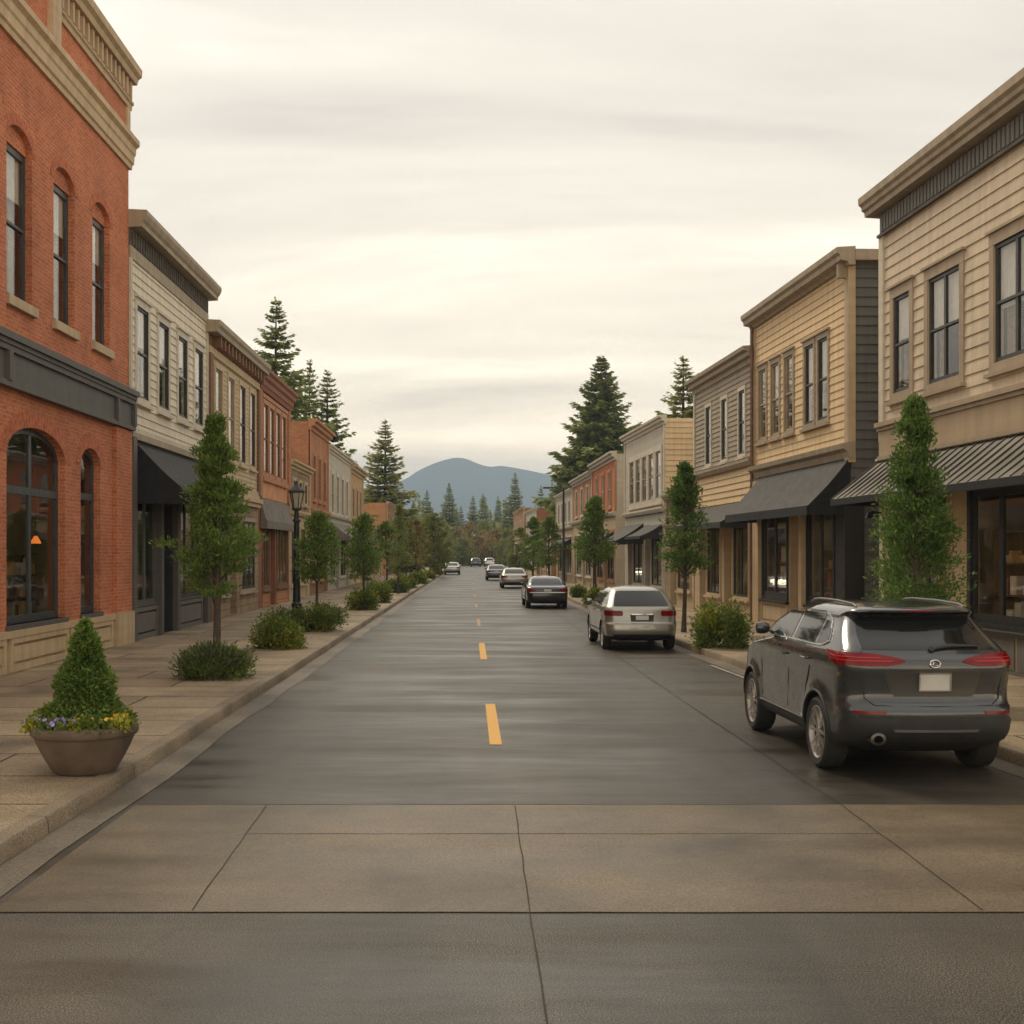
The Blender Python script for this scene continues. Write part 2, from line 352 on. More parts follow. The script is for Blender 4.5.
def wallmesh(mb, F, u0, u1, z0, z1, holes=(), lap=0, lh=.2, reveal=.14, m=0, mr=None):
    mr = m if mr is None else mr
    H = [(h[0], h[1], h[2], h[3]+(h[4] if len(h) > 4 else 0)) for h in holes]
    us = sorted({u0, u1, *[q for h in H for q in h[:2]]}); zs = {z0, z1, *[q for h in H for q in h[2:4]]}
    us = [u for u in us if u0 <= u <= u1]
    if lap:
        k = 1
        while z0+k*lh < z1-.01: zs.add(round(z0+k*lh, 5)); k += 1
    zs = sorted(z for z in zs if z0 <= z <= z1); zz = [zs[0]]
    for z in zs[1:]:
        if z-zz[-1] > 1e-4: zz.append(z)
    for za, zb in zip(zz[:-1], zz[1:]):
        if lap:
            r0 = z0+math.floor(((za+zb)/2-z0)/lh)*lh; oa, ob = lap*(1-(za-r0)/lh), lap*(1-(zb-r0)/lh)
        else: r0 = None; oa = ob = 0
        for ua, ub in zip(us[:-1], us[1:]):
            um, zm = (ua+ub)/2, (za+zb)/2
            if any(h[0] < um < h[1] and h[2] < zm < h[3] for h in H): continue
            mb.face([F(ua, oa, za), F(ub, oa, za), F(ub, ob, zb), F(ua, ob, zb)], m)
            if lap and abs(za-r0) < 1e-3: mb.face([F(ua, 0, za), F(ub, 0, za), F(ub, lap, za), F(ua, lap, za)], m)
    for h in holes:
        a, b, c, d = h[:4]; rise = h[4] if len(h) > 4 else 0; rv = h[5] if len(h) > 5 else reveal; o1 = lap*.9
        mb.face([F(a, o1, c), F(b, o1, c), F(b, -rv, c), F(a, -rv, c)], mr)
        mb.face([F(a, o1, c), F(a, -rv, c), F(a, -rv, d), F(a, o1, d)], mr)
        mb.face([F(b, o1, c), F(b, -rv, c), F(b, -rv, d), F(b, o1, d)], mr)
        if rise:
            A = arcpts(a, b, d, rise)
            for (p, q), (p2, q2) in zip(A[:-1], A[1:]):
                mb.face([F(p, o1, q), F(p2, o1, q2), F(p2, -rv, q2), F(p, -rv, q)], mr)
                mb.face([F(p, 0, q), F(p2, 0, q2), F(p2, 0, d+rise), F(p, 0, d+rise)], m)
        else: mb.face([F(a, o1, d), F(b, o1, d), F(b, -rv, d), F(a, -rv, d)], mr)
GL = glass('window_glass', (.92, .92, .90), 1.15); GLS = glass('shop_glass', (.97, .96, .93), .95)
ROOF = M('roof_felt', (.09, .085, .08), .9)
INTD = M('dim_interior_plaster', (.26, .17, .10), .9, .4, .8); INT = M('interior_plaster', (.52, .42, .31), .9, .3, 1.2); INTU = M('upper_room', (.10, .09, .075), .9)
BLIND = M('blind_cloth', (.52, .49, .43), .9, .1, 6)
CURT = M('curtain_cloth', (.34, .28, .20), .95, .25, 9)
BLACK = M('black_frame', (.016, .016, .017), .45, .2); CHAR = M('charcoal_paint', (.026, .027, .027), .5, .2, 2)
DOORM = M('dark_door_paint', (.020, .019, .018), .4, .2)
STEEL = M('steel', (.45, .44, .42), .35, .1, metal=1)
class Bld:
    def __init__(s, name, label, side, d0, d1, depth=11, cat='building'):
        s.sg = 1 if side == 'L' else -1; s.d0 = d0; s.d1 = d1; s.len = d1-d0; s.depth = depth
        x = XL if side == 'L' else xr(d0); sl = 0 if side == 'L' else (xr(d1)-xr(d0))/(d1-d0)
        s.root = empty(name, (x, d0, .14), math.atan(-sl), label, cat); s.rz = math.atan(-sl)
        s.F = Fac((0, 0, 0), (0, 1, 0), (s.sg, 0, 0)); s.FS = Fac((0, 0, 0), (-s.sg, 0, 0), (0, -1, 0))
    def part(s, mb, name, m, **k): return mb.build(name, m, s.root, **k)
    def front(s, z0, z1, m, holes=(), lap=0, lh=.2, name='wall', u0=0, u1=None, **k):
        mb = MB(); wallmesh(mb, s.F, u0, s.len if u1 is None else u1, z0, z1, holes, lap, lh, **k); return s.part(mb, name, m)
    def shell(s, H, m, lap=0, lh=.2, zroof=None):
        mb = MB(); wallmesh(mb, s.FS, 0, s.depth, .0, H, (), lap, lh)
        s.part(mb, 'side_wall', m)
        mb = MB(); F = s.F; d = -s.depth; l = s.len
        mb.face([F(l, 0, 0), F(l, d, 0), F(l, d, H), F(l, 0, H)]); mb.face([F(0, d, 0), F(l, d, 0), F(l, d, H), F(0, d, H)])
        s.part(mb, 'back_wall', m, norm=False)
        mb = MB(); z = (zroof or H)-.03; mb.face([F(.02, -.02, z), F(l-.02, -.02, z), F(l-.02, d+.02, z), F(.02, d+.02, z)]); s.part(mb, 'roof', ROOF, norm=False)
    def room(s, z0, z1, m, u0=.25, u1=None, dep=5):
        mb = MB(); F = s.F; u1 = s.len-.25 if u1 is None else u1; a = -.22
        P = lambda u, o, z: F(u, o, z)
        mb.face([P(u0, -dep, z0), P(u1, -dep, z0), P(u1, -dep, z1), P(u0, -dep, z1)])
        for u in (u0, u1): mb.face([P(u, a, z0), P(u, -dep, z0), P(u, -dep, z1), P(u, a, z1)])
        for z in (z0, z1): mb.face([P(u0, a, z), P(u1, a, z), P(u1, -dep, z), P(u0, -dep, z)])
        s.part(mb, 'interior', m, norm=False)
    def win(s, u0, u1, z0, z1, case, sash, nx=1, rail=.5, blind=0, cw=.1, sill=True, dep=.025, rise=0, proud=.045, head=0, gl=None, sw=.055, curt=False, midw=.05, F=None):
        F = F or s.F; mb = MB(); top = z1+rise
        if cw:
            F.box(mb, u0-cw, u0, -.01, proud, z0, z1, 0); F.box(mb, u1, u1+cw, -.01, proud, z0, z1, 0)
            F.box(mb, u0-cw, u1+cw, -.01, proud+.004, z1, z1+cw*1.25, 0)
            if head: F.box(mb, u0-cw-.05, u1+cw+.05, -.01, proud+.05, z1+cw*1.25, z1+cw*1.25+head, 0)
            F.box(mb, u0-cw, u1+cw, -.01, proud, z0-cw, z0, 0)
        a, b = -dep-.03, -dep+.03
        F.box(mb, u0, u0+sw, a, b, z0, z1, 1); F.box(mb, u1-sw, u1, a, b, z0, z1, 1); F.box(mb, u0+sw, u1-sw, a, b, z0, z0+sw*1.2, 1)
        if rise:
            A = arcpts(u0, u1, z1, rise, 14); B = arcpts(u0+sw, u1-sw, z1, rise-sw, 14)
            for i in range(14):
                p = [A[i], A[i+1], B[i+1], B[i]]
                mb.hexa([F(q[0], a, q[1]) for q in p]+[F(q[0], b, q[1]) for q in p], 1)
        else: F.box(mb, u0+sw, u1-sw, a, b, z1-sw, z1, 1)
        zr = z0+rail*(z1-z0)
        if rail: F.box(mb, u0+sw, u1-sw, a-.005, b+.012, zr-midw/2, zr+midw/2, 1)
        for i in range(1, nx):
            u = u0+(u1-u0)*i/nx
            parts = [(z0+sw*1.2, zr-midw/2), (zr+midw/2, top-sw*(1.02 if rise else 1))] if rail else [(z0+sw*1.2, top-sw*1.02)]
            for q in parts: F.box(mb, u-sw*.6, u+sw*.6, a+.004, b-.003, q[0], q[1], 1)
        o = s.part(mb, 'window', [case, sash])
        mb = MB()
        if rise: mb.face([F(u0, -dep, z0), F(u1, -dep, z0)]+[F(p, -dep, q) for p, q in arcpts(u0, u1, z1, rise, 14)[::-1]])
        else: mb.face([F(u0, -dep, z0), F(u1, -dep, z0), F(u1, -dep, z1), F(u0, -dep, z1)])
        mb.build('pane', gl or GL, o, norm=False)
        if blind:
            mb = MB(); zb = z1-(z1-z0)*blind; n = 18
            for i in range(n):
                ua, ub = u0+.03+(u1-u0-.06)*i/n, u0+.03+(u1-u0-.06)*(i+1)/n; oa, ob = -dep-.045-.012*(i % 2), -dep-.045-.012*((i+1) % 2)
                mb.face([F(ua, oa, zb), F(ub, ob, zb), F(ub, ob, z1), F(ua, oa, z1)])
            mb.build('blind', BLIND, o, norm=False)
        if curt:
            mb = MB()
            for q0, q1 in ((u0, u0+(u1-u0)*.24), (u1-(u1-u0)*.2, u1)):
                n = 10
                for i in range(n):
                    ua, ub = q0+(q1-q0)*i/n, q0+(q1-q0)*(i+1)/n; oa, ob = -dep-.18-.04*(i % 2), -dep-.18-.04*((i+1) % 2)
                    mb.face([F(ua, oa, z0), F(ub, ob, z0), F(ub, ob, z1), F(ua, oa, z1)])
            mb.build('curtain', CURT, o, norm=False)
        if sill:
            mb = MB(); F.box(mb, u0-cw-.06, u1+cw+.06, -.02, proud+.07, z0-cw-.07, z0-cw-.002); mb.build('sill', case, o)
        return o
    def door(s, u0, u1, z1, m=None, dep=.5, glazed=True):
        m = m or DOORM; F = s.F; mb = MB(); z0 = .15; a, b = -dep, -dep+.05
        F.box(mb, u0+.02, u0+.13, a, b, z0, z1-.02); F.box(mb, u1-.13, u1-.02, a, b, z0, z1-.02)
        for q in ((z0, z0+.28), (2.25, 2.33), (z1-.10, z1-.02)): F.box(mb, u0+.13, u1-.13, a, b-.004, q[0], q[1])
        o = s.part(mb, 'door', m)
        mb = MB(); mb.face([F(u0+.1, a+.025, z0+.2), F(u1-.1, a+.025, z0+.2), F(u1-.1, a+.025, z1-.05), F(u0+.1, a+.025, z1-.05)]); mb.build('pane', GLS, o, norm=False)
        mb = MB(); F_ = [F(u1-.17, b+.05, 1.05), F(u1-.17, b+.05, 1.45)]
        mb.tube(F_, .014, 8); mb.tube([F(u1-.17, b-.01, 1.1), F(u1-.17, b+.05, 1.1)], .01, 6); mb.tube([F(u1-.17, b-.01, 1.4), F(u1-.17, b+.05, 1.4)], .01, 6); mb.build('handle', STEEL, o, smooth=True)
        return o
    def cornice(s, prof, m, e=.15, name='cornice', u0=0, u1=None):
        mb = MB(); s.F.ext(mb, prof, u0-e, (s.len if u1 is None else u1)+e); return s.part(mb, name, m)
    def rowboxes(s, name, m, u0, u1, step, w_, o0, o1, z0, z1, parent=None):
        mb = MB(); n = max(1, int((u1-u0)/step))
        if name in ('dentil', 'bracket'):
            for i in range(n):
                u = u0+(i+.5)*(u1-u0)/n; s.block(name, m, (u-w_/2, u+w_/2, o0, o1, z0, z1))
            return
        for i in range(n):
            u = u0+(i+.5)*(u1-u0)/n; s.F.box(mb, u-w_/2, u+w_/2, o0, o1, z0, z1)
        return mb.build(name, m, parent or s.root)
    def block(s, name, m, *boxes, bev=0):
        if name in ('post', 'corner_board', 'corner_pier', 'brick_pilaster') and len(boxes) > 1:
            for b in boxes: s.block(name, m, b)
            return
        mb = MB()
        for b in boxes: s.F.box(mb, *b)
        return s.part(mb, name, m)
    def panel(s, u0, u1, z0, z1, m, o=.03, name='base_panel', fr=.12):
        mb = MB(); F = s.F
        F.box(mb, u0, u1, -.02, o, z0, z0+fr); F.box(mb, u0, u1, -.02, o, z1-fr*.8, z1)
        F.box(mb, u0, u0+fr, -.02, o, z0+fr, z1-fr*.8); F.box(mb, u1-fr, u1, -.02, o, z0+fr, z1-fr*.8)
        F.box(mb, u0+fr+.05, u1-fr-.05, -.02, o-.018, z0+fr+.05, z1-fr*.8-.05); return s.part(mb, name, m)
    def awning(s, u0, u1, zt, zb, pr, m, val=.22, sag=.05, seams=0, edge=None, ends=True, endm=None):
        F = s.F; mb = MB(); nr = 6; nc = max(4, int((u1-u0)/.5)); g = lambda t: (pr*t+.02, zt+(zb-zt)*t-sag*math.sin(pi*t))
        for i in range(nc):
            ua, ub = u0+(u1-u0)*i/nc, u0+(u1-u0)*(i+1)/nc
            for j in range(nr):
                (o0, z0), (o1, z1) = g(j/nr), g((j+1)/nr)
                mb.face([F(ua, o0, z0), F(ub, o0, z0), F(ub, o1, z1), F(ua, o1, z1)]); mb.face([F(ua, o0, z0-.03), F(ub, o0, z0-.03), F(ub, o1, z1-.03), F(ua, o1, z1-.03)])
        if seams:
            n = int((u1-u0)/seams)
            for i in range(n+1):
                u = u0+.015+(u1-u0-.03)*i/n
                (o0, z0), (o1, z1) = g(0), g(1); mb.hexa([F(u-.012, o0, z0-.02), F(u+.012, o0, z0-.02), F(u+.012, o1, z1-.02), F(u-.012, o1, z1-.02), F(u-.012, o0, z0+.022), F(u+.012, o0, z0+.022), F(u+.012, o1, z1+.022), F(u-.012, o1, z1+.022)])
        o = s.part(mb, 'awning', m, weld=True, norm=False)
        if ends:
            for u in (u0, u1):
                em = MB(); pts = [F(u, .02, zt)]+[F(u, *g(j/nr)) for j in range(1, nr+1)]+[F(u, pr+.02, zb-val), F(u, .02, zb-val)]
                em.face(pts); em.build('awning_end', endm or m, o, norm=False)
        v = MB(); F.box(v, u0-.005, u1+.005, pr+.0, pr+.045, zb-val, zb-.004); v.build('valance', endm or m, o)
        if edge:
            v = MB(); F.box(v, u0-.05, u1+.05, .0, .09, zt+.01, zt+.06); v.build('flashing', edge, o)
        f = MB()
        for u in np.linspace(u0+.1, u1-.1, 4): f.tube([F(u, .0, zt-.3), F(u, pr-.05, zb-.08)], .018, 6)
        f.build('awning_arm', BLACK, o)
        return o
# ------------------------------------------------------------------ building materials
BR = brick('red_brick', (.60, .185, .080), (.48, .13, .058), (.46, .29, .19))
BRD = M('brick_arch_red', (.45, .14, .065), .88, .3, 9)
BRO = brick('orange_brick', (.54, .235, .115), (.45, .18, .085), (.34, .22, .14))
BRN = brick('brown_brick', (.36, .18, .085), (.29, .135, .065), (.33, .23, .15))
STN = brick('tan_stone', (.36, .27, .17), (.29, .21, .13), (.2, .15, .1), .5, .24, .014)
CREAM = weathered('cream_paint', (.56, .42, .26), .7, .22); TRIMT = weathered('tan_trim', (.50, .38, .24), .7, .2)
WHITE = weathered('white_clapboard', (.74, .66, .52), .7, .2); WTRIM = weathered('off_white_trim', (.60, .54, .43), .65, .15)
TAN = weathered('tan_clapboard', (.60, .495, .365), .72, .18); TANB = weathered('tan_fascia', (.42, .32, .21), .7, .12)
YEL = weathered('yellow_clapboard', (.73, .54, .315), .72, .18); GRYB = weathered('grey_brown_clapboard', (.37, .31, .235), .75, .2)
SLATE = weathered('slate_clapboard', (.125, .125, .115), .75, .22); PALE = weathered('pale_grey_stucco', (.50, .46, .38), .8, .15)
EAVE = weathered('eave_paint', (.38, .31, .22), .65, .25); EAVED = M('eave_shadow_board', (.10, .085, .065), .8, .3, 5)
TAUPE = weathered('taupe_casing', (.38, .30, .21), .7, .15); BELT = weathered('belt_grey', (.105, .10, .09), .6, .18)
BRNT = weathered('brown_trim', (.20, .105, .055), .7, .2); REDT = weathered('red_brown_trim', (.27, .11, .06), .7, .2)
ORNT = weathered('orange_trim', (.46, .22, .11), .7, .18); BEIGE = weathered('beige_post', (.56, .42, .26), .7, .15)
AWN = M('black_awning_cloth', (.026, .025, .026), .75, .25, 2.5, fine=200, bump=.2); AWD = M('awning_end_cloth', (.012, .012, .014), .9, .2)
AWG = M('grey_awning_cloth', (.17, .15, .125), .8, .2, 2); AWM = M('awning_metal', (.10, .093, .082), .6, .22, 1.5, metal=.6)
FLASH = M('pale_flashing', (.55, .50, .42), .5, .15); SASHB = M('dark_sash', (.030, .030, .030), .45, .2); SASHG = M('blue_black_sash', (.040, .048, .052), .45, .2)
BULK = weathered('bulkhead_grey', (.15, .14, .125), .6, .18); COP = M('copper_pipe', (.16, .075, .045), .5, .3)
LAMPG = emis('lamp_glow', (1.0, .25, .04), .55)
eave = lambda H, pr, t: [(-.05, H-t), (pr*.12, H-t), (pr*.12, H-t*.86), (pr*.72, H-t*.62), (pr*.74, H-t*.45), (pr*.9, H-t*.38), (pr, H-t*.1), (pr, H), (-.05, H)]

# ---- red brick corner building, nearest on the left
b = Bld('brick_building', 'tall red brick building with arched windows and cream cornice', 'L', 13.0, 28.4)
U = lambda d: d-13.0
up = [(U(a), U(a)+1.22, 6.62, 9.33, .34) for a in (16.35, 18.68, 21.0, 23.35, 25.72)]
gr = [(U(15.4), U(18.4), .95, 3.95, .55), (U(21.0), U(24.0), .95, 3.95, .52), (U(24.95), U(26.25), .95, 4.02, .36)]
b.front(.85, 13.2, BR, [(a, c, z0, z1, r, .24) for a, c, z0, z1, r in up+gr], u1=U(28.4))
b.shell(12.4, BR)
b.room(.3, 4.9, INTD, .4, 15.0, 6); b.room(5.6, 10.5, INTU, .4, 15.0, 4)
for a, c, z0, z1, r in up:
    b.win(a, c, z0, z1-.02, BRD, SASHG, 1, .5, .32, cw=0, sill=False, dep=.16, sw=.10, curt=True)
    mb = MB(); A = arcpts(a, c, z1, r, 12); P = [b.F(p, -.10, q) for p, q in A]; Q = [b.F(p, -.16, q) for p, q in A]
    mb.face(P); mb.face([P[0], P[-1], b.F(c, -.24, z1-.02), b.F(a, -.24, z1-.02)]); b.part(mb, 'brick_tympanum', BR, norm=False)
    b.block('sill', TRIMT, (a-.09, c+.09, -.05, .09, z0-.17, z0+.0))
for i, (a, c, z0, z1, r) in enumerate(gr):
    b.win(a, c, z0, z1, BRD, SASHG, 2 if c-a > 2 else 1, .79, 0, cw=0, sill=False, dep=.17, rise=r, sw=.11, midw=.14, gl=GLS)
    b.block('sill', BELT, (a-.05, c+.05, -.2, .06, z0-.10, z0))
def vouss(a, c, z, r, wd, n, o=.012):
    mb = MB(); cx_ = (a+c)/2; hw = (c-a)/2
    for i in range(n):
        t0, t1 = pi*(i+.07)/n, pi*(i+.93)/n; q = []
        for t, k in ((t0, 0), (t1, 0), (t1, wd), (t0, wd)): q.append((cx_-(hw+k)*math.cos(t), z+(r+k)*math.sin(t)))
        mb.hexa([b.F(p, -.02, s_) for p, s_ in q]+[b.F(p, o, s_) for p, s_ in q])
    b.part(mb, 'brick_arch', BRD)
for a, c, z0, z1, r in up: vouss(a, c, z1, r, .20, 19)
for a, c, z0, z1, r in gr: vouss(a, c, z1, r, .30, 34 if c-a > 2 else 19)
b.block('brick_pilaster', BR, (U(27.15), U(28.38), -.05, .09, .86, 5.0)); b.block('brick_pilaster', BR, (U(20.0), U(20.62), -.05, .14, 5.92, 9.7), (U(20.06), U(20.56), -.05, .10, 9.7, 9.85))
b.block('plinth', CREAM, (0, U(28.38), -.1, .0, .1, .851), (0, U(28.38), -.1, .085, .74, .86), (U(27.12), U(28.42), -.05, .14, .12, .868))
for a, c in ((.2, 2.0), (2.2, 5.5), (5.7, 7.85), (8.05, 11.05), (11.15, 12.35), (12.45, 14.0)): b.panel(a, c, .15, .735, CREAM, .07)
b.block('belt_course', BELT, (0, U(28.42), -.05, .10, 5.12, 5.72), (0, U(28.48), -.05, .15, 5.02, 5.12), (0, U(28.48), -.05, .16, 5.62, 5.72), (0, U(28.46), -.05, .19, 5.72, 5.80), (0, U(28.5), -.05, .24, 5.80, 5.92), (U(27.0), U(27.12), .10, .18, 5.12, 5.62), (U(28.32), U(28.47), .10, .18, 5.12, 5.62), (U(20.7), U(20.85), .10, .18, 5.12, 5.62))
b.cornice([(-.05, 11.06), (.06, 11.06), (.07, 11.16), (.11, 11.19), (.12, 11.36), (.15, 11.40), (.16, 11.54), (.24, 11.60), (.24, 11.72), (-.05, 11.75)], CREAM, .08)
b.cornice([(-.05, 12.44), (.05, 12.44), (.06, 12.54), (.10, 12.57), (.10, 12.62), (-.05, 12.62)], TRIMT, .1, 'parapet_moulding', U(23.35), None)
b.cornice([(-.05, 13.02), (.18, 13.02), (.21, 13.14), (.29, 13.20), (.30, 13.36), (-.05, 13.40)], TRIMT, .08, 'parapet_cap', U(23.35), None)
b.rowboxes('dentil', TRIMT, U(23.4), U(28.4), .30, .10, -.02, .12, 12.62, 13.015)
b.block('parapet_pier', TRIMT, (U(23.0), U(23.45), -.4, .12, 11.76, 13.5), (U(22.95), U(23.5), -.42, .16, 13.5, 13.62))
b.block('parapet_post', TRIMT, (U(28.15), U(28.39), -.3, .05, 11.76, 12.43))

# ---- white clapboard
b = Bld('clapboard_building', 'off white clapboard storefront beside the red brick building', 'L', 28.42, 36.7)
U = lambda d: d-28.42
ws = [(U(a), U(a)+1.02, 5.9, 8.05) for a in (29.0, 31.0, 33.05, 35.0)]
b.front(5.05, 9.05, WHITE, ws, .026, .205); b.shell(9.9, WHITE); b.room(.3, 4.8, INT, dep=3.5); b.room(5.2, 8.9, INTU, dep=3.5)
for i, q in enumerate(ws): b.win(*q, WTRIM, SASHB, 1, .5, (.42, .5, .36, .44)[i], cw=.14, head=.06, curt=i % 2 == 0)
b.block('corner_board', WTRIM, (-.0, .14, -.05, .055, 5.05, 9.04), (U(36.54), U(36.7), -.05, .055, 5.05, 9.04), (.14, U(36.54), -.04, .06, 5.02, 5.14))
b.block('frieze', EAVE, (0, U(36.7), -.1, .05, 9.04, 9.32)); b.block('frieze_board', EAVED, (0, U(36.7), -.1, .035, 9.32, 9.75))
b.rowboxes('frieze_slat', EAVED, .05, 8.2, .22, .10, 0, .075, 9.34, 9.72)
b.cornice([(-.05, 9.72), (.32, 9.74), (.33, 9.84), (.38, 9.90), (.43, 10.02), (.43, 10.12), (-.05, 10.14)], EAVE, .05)
ho = [(U(28.85), U(30.75), .98, 3.65), (U(31.3), U(32.5), .16, 3.65, 0, .7), (U(33.0), U(35.9), .98, 3.65)]
b.front(.1, 5.05, CHAR, ho, name='storefront')
b.win(*ho[0], BELT, BELT, 2, 0, cw=.06, sill=False, gl=GLS, sw=.08); b.win(*ho[2], BELT, CHAR, 3, 0, cw=.06, sill=False, gl=GLS, sw=.08); b.door(U(31.3), U(32.5), 3.65, BELT)
b.panel(U(28.85), U(30.85), .14, .9, BULK, .06); b.panel(U(33.0), U(35.9), .14, .9, BULK, .06)
b.block('post', BELT, (0, .3, -.05, .12, .12, 4.9), (U(30.86), U(31.12), -.05, .14, .12, 3.75), (U(32.56), U(32.84), -.05, .14, .12, 3.75), (U(36.3), U(36.69), -.05, .12, .12, 4.9))
b.block('shop_cornice', EAVE, (.0, U(36.7), -.05, .10, 4.86, 5.0))
b.awning(U(28.95), U(35.6), 4.80, 3.62, 1.22, AWN, .26, endm=AWD)

# ---- tan shingled with brown bracketed cornice
b = Bld('shingled_building', 'tan shingled building with brown bracketed cornice behind the nearest left street tree', 'L', 36.72, 45.4)
ws = [(q, q+.95, 5.3, 7.9) for q in (1.1, 3.05, 5.0, 6.9)]
b.front(4.4, 8.2, weathered('tan_shingle', (.56, .45, .29), .8, .2), ws, .022, .15); b.shell(9.0, BRNT); b.room(4.6, 8.4, INTU, dep=3); b.room(.3, 4.2, INT, dep=3)
for i, q in enumerate(ws): b.win(*q, CREAM, SASHB if i > 1 else TAUPE, 1, .5, (.95, .95, .4, .5)[i], cw=.13)
b.block('corner_pier', BRNT, (0, .42, -.05, .12, .12, 8.2), (8.3, 8.67, -.05, .10, 4.3, 8.2))
b.block('frieze', CREAM, (0, 8.68, -.1, .08, 8.19, 8.42)); b.block('frieze_board', BRNT, (0, 8.68, -.1, .05, 8.42, 8.85))
b.rowboxes('bracket', BRNT, .4, 8.5, .55, .17, 0, .30, 8.44, 8.76)
b.cornice([(-.05, 8.76), (.36, 8.78), (.38, 8.9), (.44, 8.98), (.45, 9.12), (-.05, 9.14)], EAVE, .25)
ho = [(.9, 3.0, .95, 3.3), (3.5, 4.6, .16, 3.2, 0, .6), (5.2, 7.9, .95, 3.3)]
b.front(.1, 4.4, STN, ho, name='storefront'); b.win(*ho[0], TAUPE, CHAR, 2, 0, cw=.1, gl=GLS, sw=.08); b.win(*ho[2], TAUPE, CHAR, 3, 0, cw=.1, gl=GLS, sw=.08); b.door(3.5, 4.6, 3.2)
b.block('shop_cornice', CREAM, (0, 8.6, -.05, .2, 4.0, 4.15), (0, 8.6, -.05, .12, 3.85, 4.0), (0, 8.6, -.03, .08, 4.15, 4.42))

# ---- orange stucco / brick with grouped windows
b = Bld('orange_building', 'orange brick building with four tall grouped windows beside the lamp post', 'L', 45.42, 52.9)
ws = [(q, q+1.05, 5.25, 7.85) for q in (1.0, 2.4, 3.9, 5.4)]
b.front(4.3, 8.3, M('orange_stucco', (.58, .275, .135), .85, .18, 1.2), ws); b.shell(8.9, BRO); b.room(4.5, 8.2, INTU, dep=3); b.room(.3, 3.8, INT, dep=3)
for q in ws: b.win(*q, ORNT, BRNT, 1, .5, cw=.15, sill=False)
b.block('window_surround', ORNT, (.7, 6.75, -.03, .10, 4.92, 5.09), (.65, 6.8, -.03, .08, 8.06, 8.2))
b.block('brick_pilaster', BRO, (0, .55, -.05, .08, 4.3, 8.28), (6.95, 7.47, -.05, .08, 4.3, 8.28))
b.cornice([(-.05, 8.28), (.10, 8.28), (.14, 8.42), (.18, 8.46), (.20, 8.62), (.28, 8.70), (.30, 8.84), (.38, 8.92), (.38, 9.04), (-.05, 9.06)], REDT, .15)
ho = [(.9, 2.3, .9, 3.25), (2.7, 3.8, .16, 3.25, 0, .5), (4.2, 6.9, .9, 3.25)]
b.front(.1, 4.3, REDT, ho, name='storefront'); b.win(*ho[0], BRNT, BRNT, 2, 0, cw=.1, gl=GLS); b.win(*ho[2], BRNT, BRNT, 3, 0, cw=.1, gl=GLS); b.door(2.7, 3.8, 3.25, BRNT)
b.panel(.8, 2.4, .15, .8, ORNT); b.panel(4.1, 7.0, .15, .8, ORNT)
b.awning(.35, 7.2, 4.25, 3.42, .22, AWG, .3, .02, endm=AWG)

# ---- generic smaller building
def simple(name, label, side, d0, d1, H, zs, wm, wins, case, sash, corn, corm, sf, sidem=None, lap=0, lh=.2, awn=None, blind=0, depth=11, cw=.1, sidelap=0, nshop=2, sfcase=None, head=0, nx=1):
    b = Bld(name, label, side, d0, d1, depth); l = b.len
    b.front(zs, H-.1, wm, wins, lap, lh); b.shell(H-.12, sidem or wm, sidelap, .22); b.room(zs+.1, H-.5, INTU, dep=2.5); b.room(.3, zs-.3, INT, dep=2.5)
    for q in wins: b.win(*q, case, sash, nx, .5, blind, cw=cw, head=head)
    corn *= .72
    b.cornice([(-.05, H-corn*1.3), (corn*.18, H-corn*1.3), (corn*.22, H-corn*.9), (corn*.6, H-corn*.8), (corn*.62, H-corn*.45), (corn*.95, H-corn*.32), (corn, H), (-.05, H+.02)], corm, .12)
    b.cornice([(-.05, zs-.12), (.12, zs-.12), (.18, zs), (.18, zs+.08), (-.05, zs+.10)], corm, .02, 'string_course')
    ho = []; zt = min(3.3, zs-.55); k = (l-.8)/nshop
    for i in range(nshop):
        a = .4+k*i; ho += [(a+.1, a+k*.55, .85, zt), (a+k*.62, a+k*.9, .16, zt, 0, .4)]
    b.front(.1, zs-.1, sf, ho, name='storefront')
    for h in ho:
        if h[2] > .5: b.win(*h[:4], sfcase or case, CHAR, 2, 0, cw=.09, gl=GLS, sill=True)
        else: b.door(h[0], h[1], zt, dep=.32)
    b.block('corner_board', case, (0, .16, -.05, .055, zs+.1, H-corn*1.3), (l-.16, l, -.05, .055, zs+.1, H-corn*1.3))
    if awn: b.awning(*awn)
    return b
def wrow(a, bb, n, w_, z0, z1):
    return [(a+(bb-a)*(i+.5)/n-w_/2, a+(bb-a)*(i+.5)/n+w_/2, z0, z1) for i in range(n)]
simple('tan_shop', 'low tan shop tucked between two taller orange brick buildings', 'L', 52.95, 59.5, 6.25, 4.0, STN, wrow(.5, 6, 3, .8, 4.5, 5.4), CREAM, SASHB, .4, CREAM, TRIMT)
simple('orange_brick_building', 'orange brick building with side wall and stone cornice past the lamp post', 'L', 59.55, 66.9, 8.7, 4.3, BRO, wrow(.6, 6.8, 3, .75, 4.9, 7.0), ORNT, BRNT, .55, ORNT, BRN, BRO, cw=.12)
simple('white_building', 'white stucco building with four narrow windows on the left side', 'L', 66.95, 78.7, 8.1, 4.3, PALE, wrow(.7, 11, 4, 1.2, 4.5, 6.6), WTRIM, TAUPE, .4, WTRIM, PALE, awn=(1, 11, 3.9, 3.1, 1.1, AWG, .2), cw=.16)
